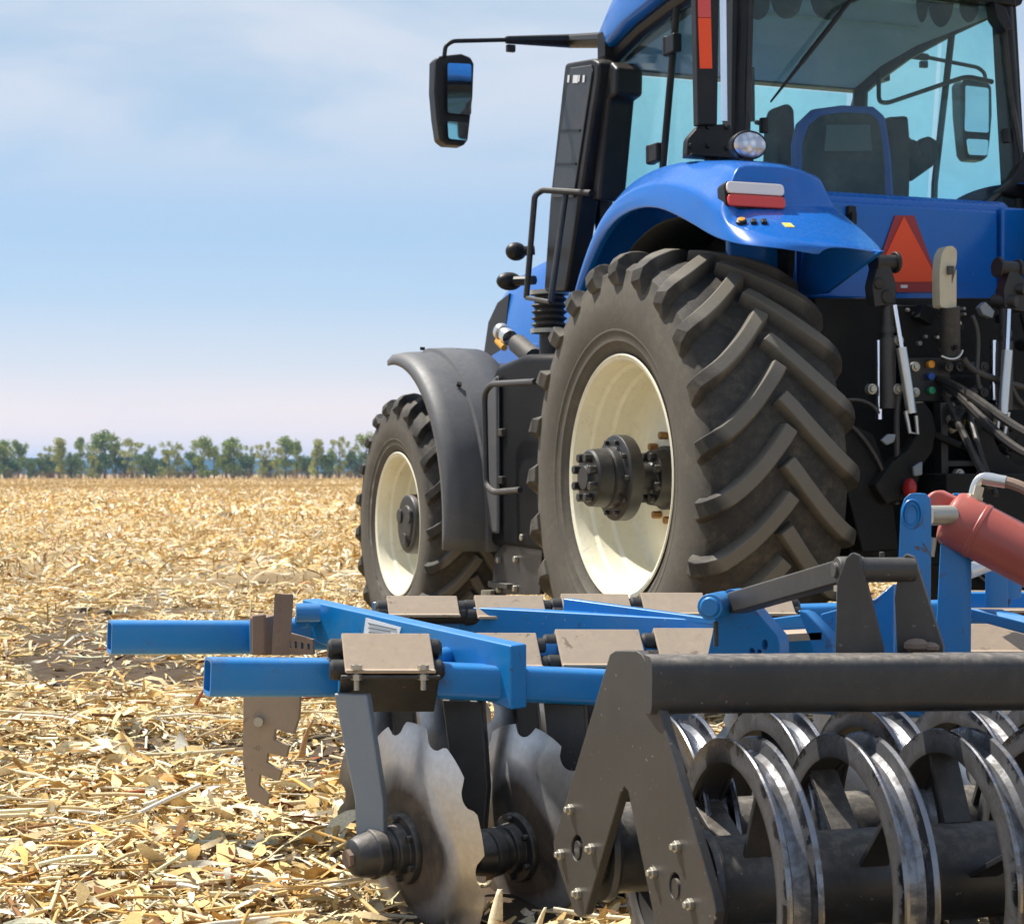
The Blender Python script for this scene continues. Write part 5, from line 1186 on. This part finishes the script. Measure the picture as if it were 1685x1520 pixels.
q2 = W(1451, 917, 4.17); mb.cyl(q2, q2 + UP * .012, .006, n=8); hl('link_pivot', mb, M['gunmetal'], lk, bevel=.002)
mb = MB(); q = W(1381, 968, 4.12); mb.cyl(q, q - UP * .04, .006, n=8); mb.cyl(q + UP * .006, q - UP * .006, .012, n=6); hl('link_bolt', mb, M['bolt'], lk)
for pts, Yp in (([(1377, 958), (1392, 918), (1402, 909), (1414, 914), (1452, 1066), (1452, 1080), (1374, 1080)], 4.10), ([(1476, 1080), (1472, 985), (1480, 924), (1490, 911), (1504, 916), (1552, 1064), (1552, 1080)], 4.16)):
    gusset('pivot_plate', pts, Yp, V(.010, .030, 0), M['gunmetal'], parent=lk, bevel=.003)
q = W(1508, 1062, 4.12); mb = MB(); mb.ball(q, (.028, .025, .016), 10); mb.ball(q + V(.03, 0, -.004), (.02, .02, .012), 10); hl('mud_lump', mb, M['brown_rust'], lk)

# blue cylinder lugs, red hydraulic cylinder with elbow hose
def lug(pts, Y, w_, holes=()):
    return gusset('cylinder_lug', pts, Y, V(w_, w_ * .45, 0), M['hblue'], bevel=.008)
lg = lug(roundpoly([(1470, 1090, 0), (1482, 822, 0), (1490, 812, 0), (1506, 809, 0), (1517, 818, 0), (1517, 1090, 0)], 12) and [(1470, 1090), (1474, 1000), (1481, 838), (1487, 820), (1497, 811), (1508, 811), (1516, 820), (1518, 838), (1516, 1090)], 5.0, .028)
mb = MB(); q = W(1500, 846, 5.0)
for r_ in (.031, .022): mb.tube([q + V(0, -.003, 0) + V(math.cos(t) * r_ * .8, math.sin(t) * r_ * -.12, math.sin(t) * r_ * 1.2) for t in [2 * math.pi * k / 24 for k in range(24)]], .0028, 6, closed=True)
hl('lug_pin_ring', mb, M['hblue'], lg)
lug([(1536, 1090), (1546, 895), (1560, 878), (1582, 880), (1589, 900), (1588, 1090)], 5.10, .02)
lug([(1552, 870), (1558, 822), (1568, 810), (1580, 814), (1584, 830), (1584, 870)], 5.34, .02)
gusset('lug_web', [(1440, 985), (1470, 960), (1470, 1090), (1350, 1090), (1350, 1010)], 5.25, V(.02, .03, 0), M['hblue'], bevel=.004)
a, b = W(1556, 846, 5.12), W(1760, 952, 5.02); mb = MB(); d = (b - a).normalized()
mb.lathe([(0, 0), (0, .045), (.008, .068), (.022, .075), (.085, .075), (.088, .0775), (.098, .0775), (.101, .075), (.62, .075), (.63, .06), (.63, 0)], a, d, 40); cyl = hl('hydraulic_cylinder', mb, M['salmon'], bevel=.004)
mb = MB(); mb.tube([a + d * .62, a + d * .98], .034, 16); mb.lathe([(-.04, 0), (-.04, .05), (.04, .05), (.04, 0)], a + d * 1.0, V(0, 1, 0), 20); hl('cylinder_rod', mb, M['chrome'], cyl)
mb = MB(); q = a + d * 1.0; mb.prism([q + V(-.07, .05, .05), q + V(.07, .05, .05), q + V(.12, .05, -.26), q + V(-.12, .05, -.26)], V(0, .03, 0)); hl('cylinder_lug', mb, M['hblue'], bevel=.006)
mb = MB(); mb.prism([W(*p, 5.13) for p in roundpoly([(1524, 822, 0), (1532, 810, 0), (1545, 806, 0), (1592, 830, 0), (1590, 850, 0), (1552, 866, 0), (1530, 850, 0)], 8)] if False else [W(*p, 5.13) for p in ((1520, 830), (1526, 814), (1537, 806), (1550, 807), (1594, 828), (1600, 850), (1560, 868), (1535, 858), (1523, 846))], V(.02, .06, 0)); hl('cylinder_eye', mb, M['salmon'], cyl, bevel=.012)
mb = MB(); q = W(1528, 848, 5.03); mb.tube([q, q + V(.07, .03, 0)], .026, 14); mb.tube([W(1535, 884, 5.08), W(1530, 915, 5.08)], .012, 8); hl('cylinder_pin', mb, M['bolt'], cyl)
mb = MB(); q = W(1600, 834, 5.1); mb.cyl(q - UP * .02 - V(.008, 0, 0), q + UP * .03 + V(.008, 0, 0), .022, n=8); mb.cyl(q + UP * .026 + V(.007, 0, 0), q + UP * .055 + V(.014, 0, 0), .018, n=6); ft = hl('cylinder_port', mb, M['ivory'], cyl)
mb = MB(); mb.tube(bez(W(1601, 820, 5.1), W(1606, 770, 5.1), W(1628, 786, 5.1), W(1662, 794, 5.08), 12), .013, 10); mb.tube([W(1618, 787, 5.1), W(1655, 793, 5.08)], .0165, 12); hl('elbow_fitting', mb, M['silver'], ft)
mb = MB(); mb.tube(bez(W(1655, 793, 5.08), W(1690, 800, 5.05), W(1720, 820, 5.0), W(1790, 900, 5.0), 12), .015, 10); hl('cylinder_hose', mb, M['brown_rust'], ft)
mb = MB(); mb.tube([W(1588, 942, 5.3), W(1625, 928, 5.4)], .022, 12); hl('piston_rod', mb, M['silver'], cyl)
gusset('frame_bracket', [(1620, 935), (1634, 938), (1634, 1000), (1620, 1000)], 5.55, V(.05, .02, 0), M['hblue'], bevel=.004)
gusset('frame_bracket', [(1640, 945), (1668, 945), (1668, 985), (1640, 985)], 5.6, V(.03, .02, 0), M['hblue'], bevel=.004)
beam('frame_rail', [(1592, 975, 5.7), (1720, 975, 5.7), (1720, 1000, 5.7), (1592, 1000, 5.7)], .05)
beam('frame_rail', [(1590, 1000, 5.3), (1650, 1002, 5.3), (1690, 1012, 5.2), (1690, 1026, 5.2), (1590, 1022, 5.3)][:4], .03)

# ------------------------------------------------------------------ double ring roller in its black frame
RS = math.tan(R(16)); RA = V(1, RS, 0).normalized(); RF = V(-RA.y, RA.x, 0)
a = W(1062, 1125, 3.94); bx, by = on_line(2180, a.x, 3.94, .16); b = V(bx, by, CH - (1116 - HY) / F * by)
d = (b - a); x = d.normalized(); y = UP.cross(x).normalized(); z = x.cross(y); q = .0585
mb = MB(); mb.prism(roundpoly([a + y * u_ * q + z * v_ * q for u_, v_ in ((-1, -1), (1, -1), (1, 1), (-1, 1))], .032, 6), d); rf = hl('roller_frame_tube', mb, M['black_steel'], angle=40)
# bent A-shaped end plate
P0 = V(.30, 3.88, 0); PD = V(-.42, .908, 0).normalized()
def onplate(px, py):
    k = (px - CX) / F; t = (k * P0.y - P0.x) / (PD.x - k * PD.y); p = P0 + PD * t; return V(p.x, p.y, CH - (py - HY) / F * p.y)
pl = [(1003, 1076), (1012, 1070), (1046, 1070), (1056, 1077), (1062, 1090), (1172, 1470), (1178, 1500), (1165, 1572), (1122, 1592), (1086, 1560), (1033, 1302), (1027, 1294), (1021, 1304), (962, 1504), (953, 1509), (944, 1500), (911, 1402), (910, 1385)]
PN = V(PD.y, -PD.x, 0)
hol = [[onplate(cx_ + 9 * math.cos(t), cy_ + 21 * math.sin(t)) for t in [2 * math.pi * j / 20 for j in range(20)]] for cx_, cy_ in ((949, 1394), (1110, 1456))]
mb = MB(); mb.plate([onplate(*p) for p in pl], hol, PN * .022); ep = hl('roller_end_plate', mb, M['gunmetal'], bevel=.003, angle=30)
for (px, py) in ((941, 1331), (925, 1405), (975, 1396), (953, 1469), (1116, 1392), (1077, 1435), (1138, 1487)):
    c = onplate(px, py); mb = MB(); mb.cyl(c + PN * .004, c - PN * .010, .0125, n=6); mb.cyl(c, c - PN * .018, .007, n=8); hl('plate_bolt', mb, M['bolt'], ep, bevel=.0015)
RR, CW = .292, .076
CH1 = onplate(1110, 1456); CH2 = onplate(949, 1394)
zc = RR - .015
def roller(start, t0, n, step, phase):
    start = V(start.x, start.y, zc)
    mb = MB(); mb.lathe([(.05, 0), (.05, .112), (.062, .116), (.07, .112), (.07, .098), (2.2, .098), (2.2, 0)], start, RA, 40); mb.lathe([(.0, 0), (.0, .02), (.06, .02)], start, RA, 20)
    ro = hl('roller', mb, M['black_steel'], angle=40)
    mb = MB(); mb.lathe([(.026, .0), (.026, .075), (.052, .075), (.056, .06)], start, RA, 28); hl('bearing_housing', mb, M['black'], ro, bevel=.003)
    u = UP; v = RA.cross(u)
    for i in range(n):
        c = start + RA * (t0 + i * step)
        h = CW / 2; prof = [(-h, RR), (-h + .004, RR + .002), (-h + .012, RR - .001), (-h + .016, RR - .026), (-h + .028, RR - .033), (h - .028, RR - .033), (h - .016, RR - .026), (h - .012, RR - .001), (h - .004, RR + .002), (h, RR), (h, RR - .048), (h - .008, RR - .050), (h - .010, RR - .045), (-h + .010, RR - .045), (-h + .008, RR - .050), (-h, RR - .048)]
        mb = MB(); mb.lathe(prof, c, RA, 96, closed=True); bmesh.ops.translate(mb.b, verts=mb.b.verts[:], vec=-HO)
        cl = c - HO; rax = np.array(RA)
        def rimf(co, cl=np.array(cl)):
            dl = co - cl; al = dl @ rax; r = np.sqrt(np.maximum((dl ** 2).sum(1) - al ** 2, 0)); return np.where(r > RR - .004, 1.6, np.where(r > RR - .036, .95, 0.0)) * np.where((np.abs(al) > h - .001) & (r < RR - .006), .06, 1)  # ring flanks coloured near black, shade painted into the steel
        rg = link_attr('roller_ring', mb, M['ring'], ro, rimf, 'rim', angle=30)
        for k in range(4):
            mb = MB(); t = phase + i * .35 + k * math.pi / 2; dr = u * math.cos(t) + v * math.sin(t); tg = -u * math.sin(t) + v * math.cos(t)
            p0 = c + dr * .094 + tg * .02; p1 = c + dr * (RR - .042) + tg * .0
            mb.bar(p0, p1, .062, .012, up=tg)
            hl('ring_spoke', mb, M['black_steel'], rg, bevel=.002)
    return ro
roller(CH1, .150, 8, .241, .55)
roller(CH2, .235, 8, .241, 1.1)
mb = MB(); q = CH1 + RF * -.0
for s0 in (CH1, CH2):
    c = V(s0.x, s0.y, s0.z); mb.cyl(c + PN * .016, c + PN * .03, .016, n=16)
hl('bearing_bore', mb, M['gunmetal'], ep)

# ------------------------------------------------------------------ loose things on the ground
M['clod'] = surf('dark_soil_clod', (.07, .05, .035), .95, dust=.3, topdust=.2, bmp=.4, dscale=20)
def clod(px, py, size, label, seed):
    Y = CH * F / (py - HY); p = W(px, py, Y); p.z = float(gz(p.x, p.y)); rr = random.Random(seed); mb = MB(); bmesh.ops.create_icosphere(mb.b, subdivisions=3, radius=1)
    for v in mb.b.verts:
        c = v.co; f = .75 + .5 * float(vnoise(c.x * 3 + seed * 7, c.y * 3 + c.z * 2.3, .9, seed)); v.co = V(c.x * size * f * 1.3, c.y * size * f, c.z * size * f * .75)
    o = link('soil_clod', mb, M['clod'], None, angle=60); o.location = p + V(0, 0, size * .3); tag(o, label, 'soil clod', 'soil clods on the field')
clod(138, 1001, .055, 'dark brown soil clod on the straw, nearest above the far blue tube', 1)
clod(173, 1003, .042, 'smaller flat clod lying just right of the dark one above the blue tube', 2)
clod(374, 852, .17, 'large dark clod standing out in the golden stubble farther back', 3)
clod(505, 1010, .05, 'clod close to the perforated bracket of the harrow', 4)
clod(520, 880, .12, 'broken clod in the stubble just left of the front tyre', 5)
clod(60, 1140, .05, 'clod half buried in straw by the left edge of the field', 6)
def husk(label, base, tip, w0, curl, name='corn_husk', m='straw', col=(.82, .72, .50)):
    a, b = W(*base), W(*tip); mb = MB(); rows = []; side = V(1, .1, 0)
    for k in range(9):
        t = k / 8; c = a.lerp(b, t) + V(curl * t * t, 0, 0); ww = w0 * (1 - .75 * t ** 1.5); row = []
        for j in range(7):
            u = (j / 6 - .5) * 2; row.append(c + side * u * ww + V(0, -abs(1 - u * u) * ww * .8, 0))
        rows.append(row)
    mb.grid(rows); o = link(name, mb, M[m], None, solid=.0025, angle=60); attr(o.data, 'col', np.tile((*col, 1), (len(o.data.vertices), 1)), 'POINT', 'FLOAT_COLOR'); tag(o, label, 'husk' if 'husk' in name else 'stalk'); return o
husk('pale upright corn husk in front of the second disc', (812, 1545, 4.6), (820, 1462, 4.62), .020, .004)
husk('pointed straw blade at the foot of the roller end plate', (880, 1560, 4.6), (884, 1492, 4.6), .010, .02)
husk('broken reddish stalk standing in the straw left of the first disc', (497, 1245, 6.6), (500, 1185, 6.6), .011, .03, 'stalk_stub', 'straw', (.40, .24, .12))
husk('thin dark twig leaning under the end of the near blue tube', (322, 1160, 8.6), (338, 1118, 8.6), .008, .03, 'stalk_stub', 'straw', (.30, .10, .06))
husk('yellowish stub standing in the near straw left of the hub', (404, 1482, 5.1), (408, 1432, 5.1), .009, -.004, 'stalk_stub', 'straw', (.70, .52, .20))

# ------------------------------------------------------------------ air: thin haze over the whole plain
def haze():
    me = bpy.data.meshes.new('haze'); b = bmesh.new(); bmesh.ops.create_cube(b, size=1, matrix=Matrix.Translation((0, 0, 25)) @ Matrix.Diagonal((19000, 19000, 56, 1))); b.to_mesh(me); b.free()
    m = bpy.data.materials.new('haze_air'); m.use_nodes = True; t = m.node_tree; t.nodes.clear(); o_ = t.nodes.new('ShaderNodeOutputMaterial'); p = t.nodes.new('ShaderNodeVolumePrincipled')
    p.inputs['Color'].default_value = (.34, .62, 1, 1); p.inputs['Density'].default_value = .0002; p.inputs['Anisotropy'].default_value = .2; t.links.new(p.outputs[0], o_.inputs['Volume'])
    me.materials.append(m); o = bpy.data.objects.new('haze', me); COL.objects.link(o); o['kind'] = 'stuff'; tag(o, 'thin blue haze in the air over the plain', 'haze')
haze()
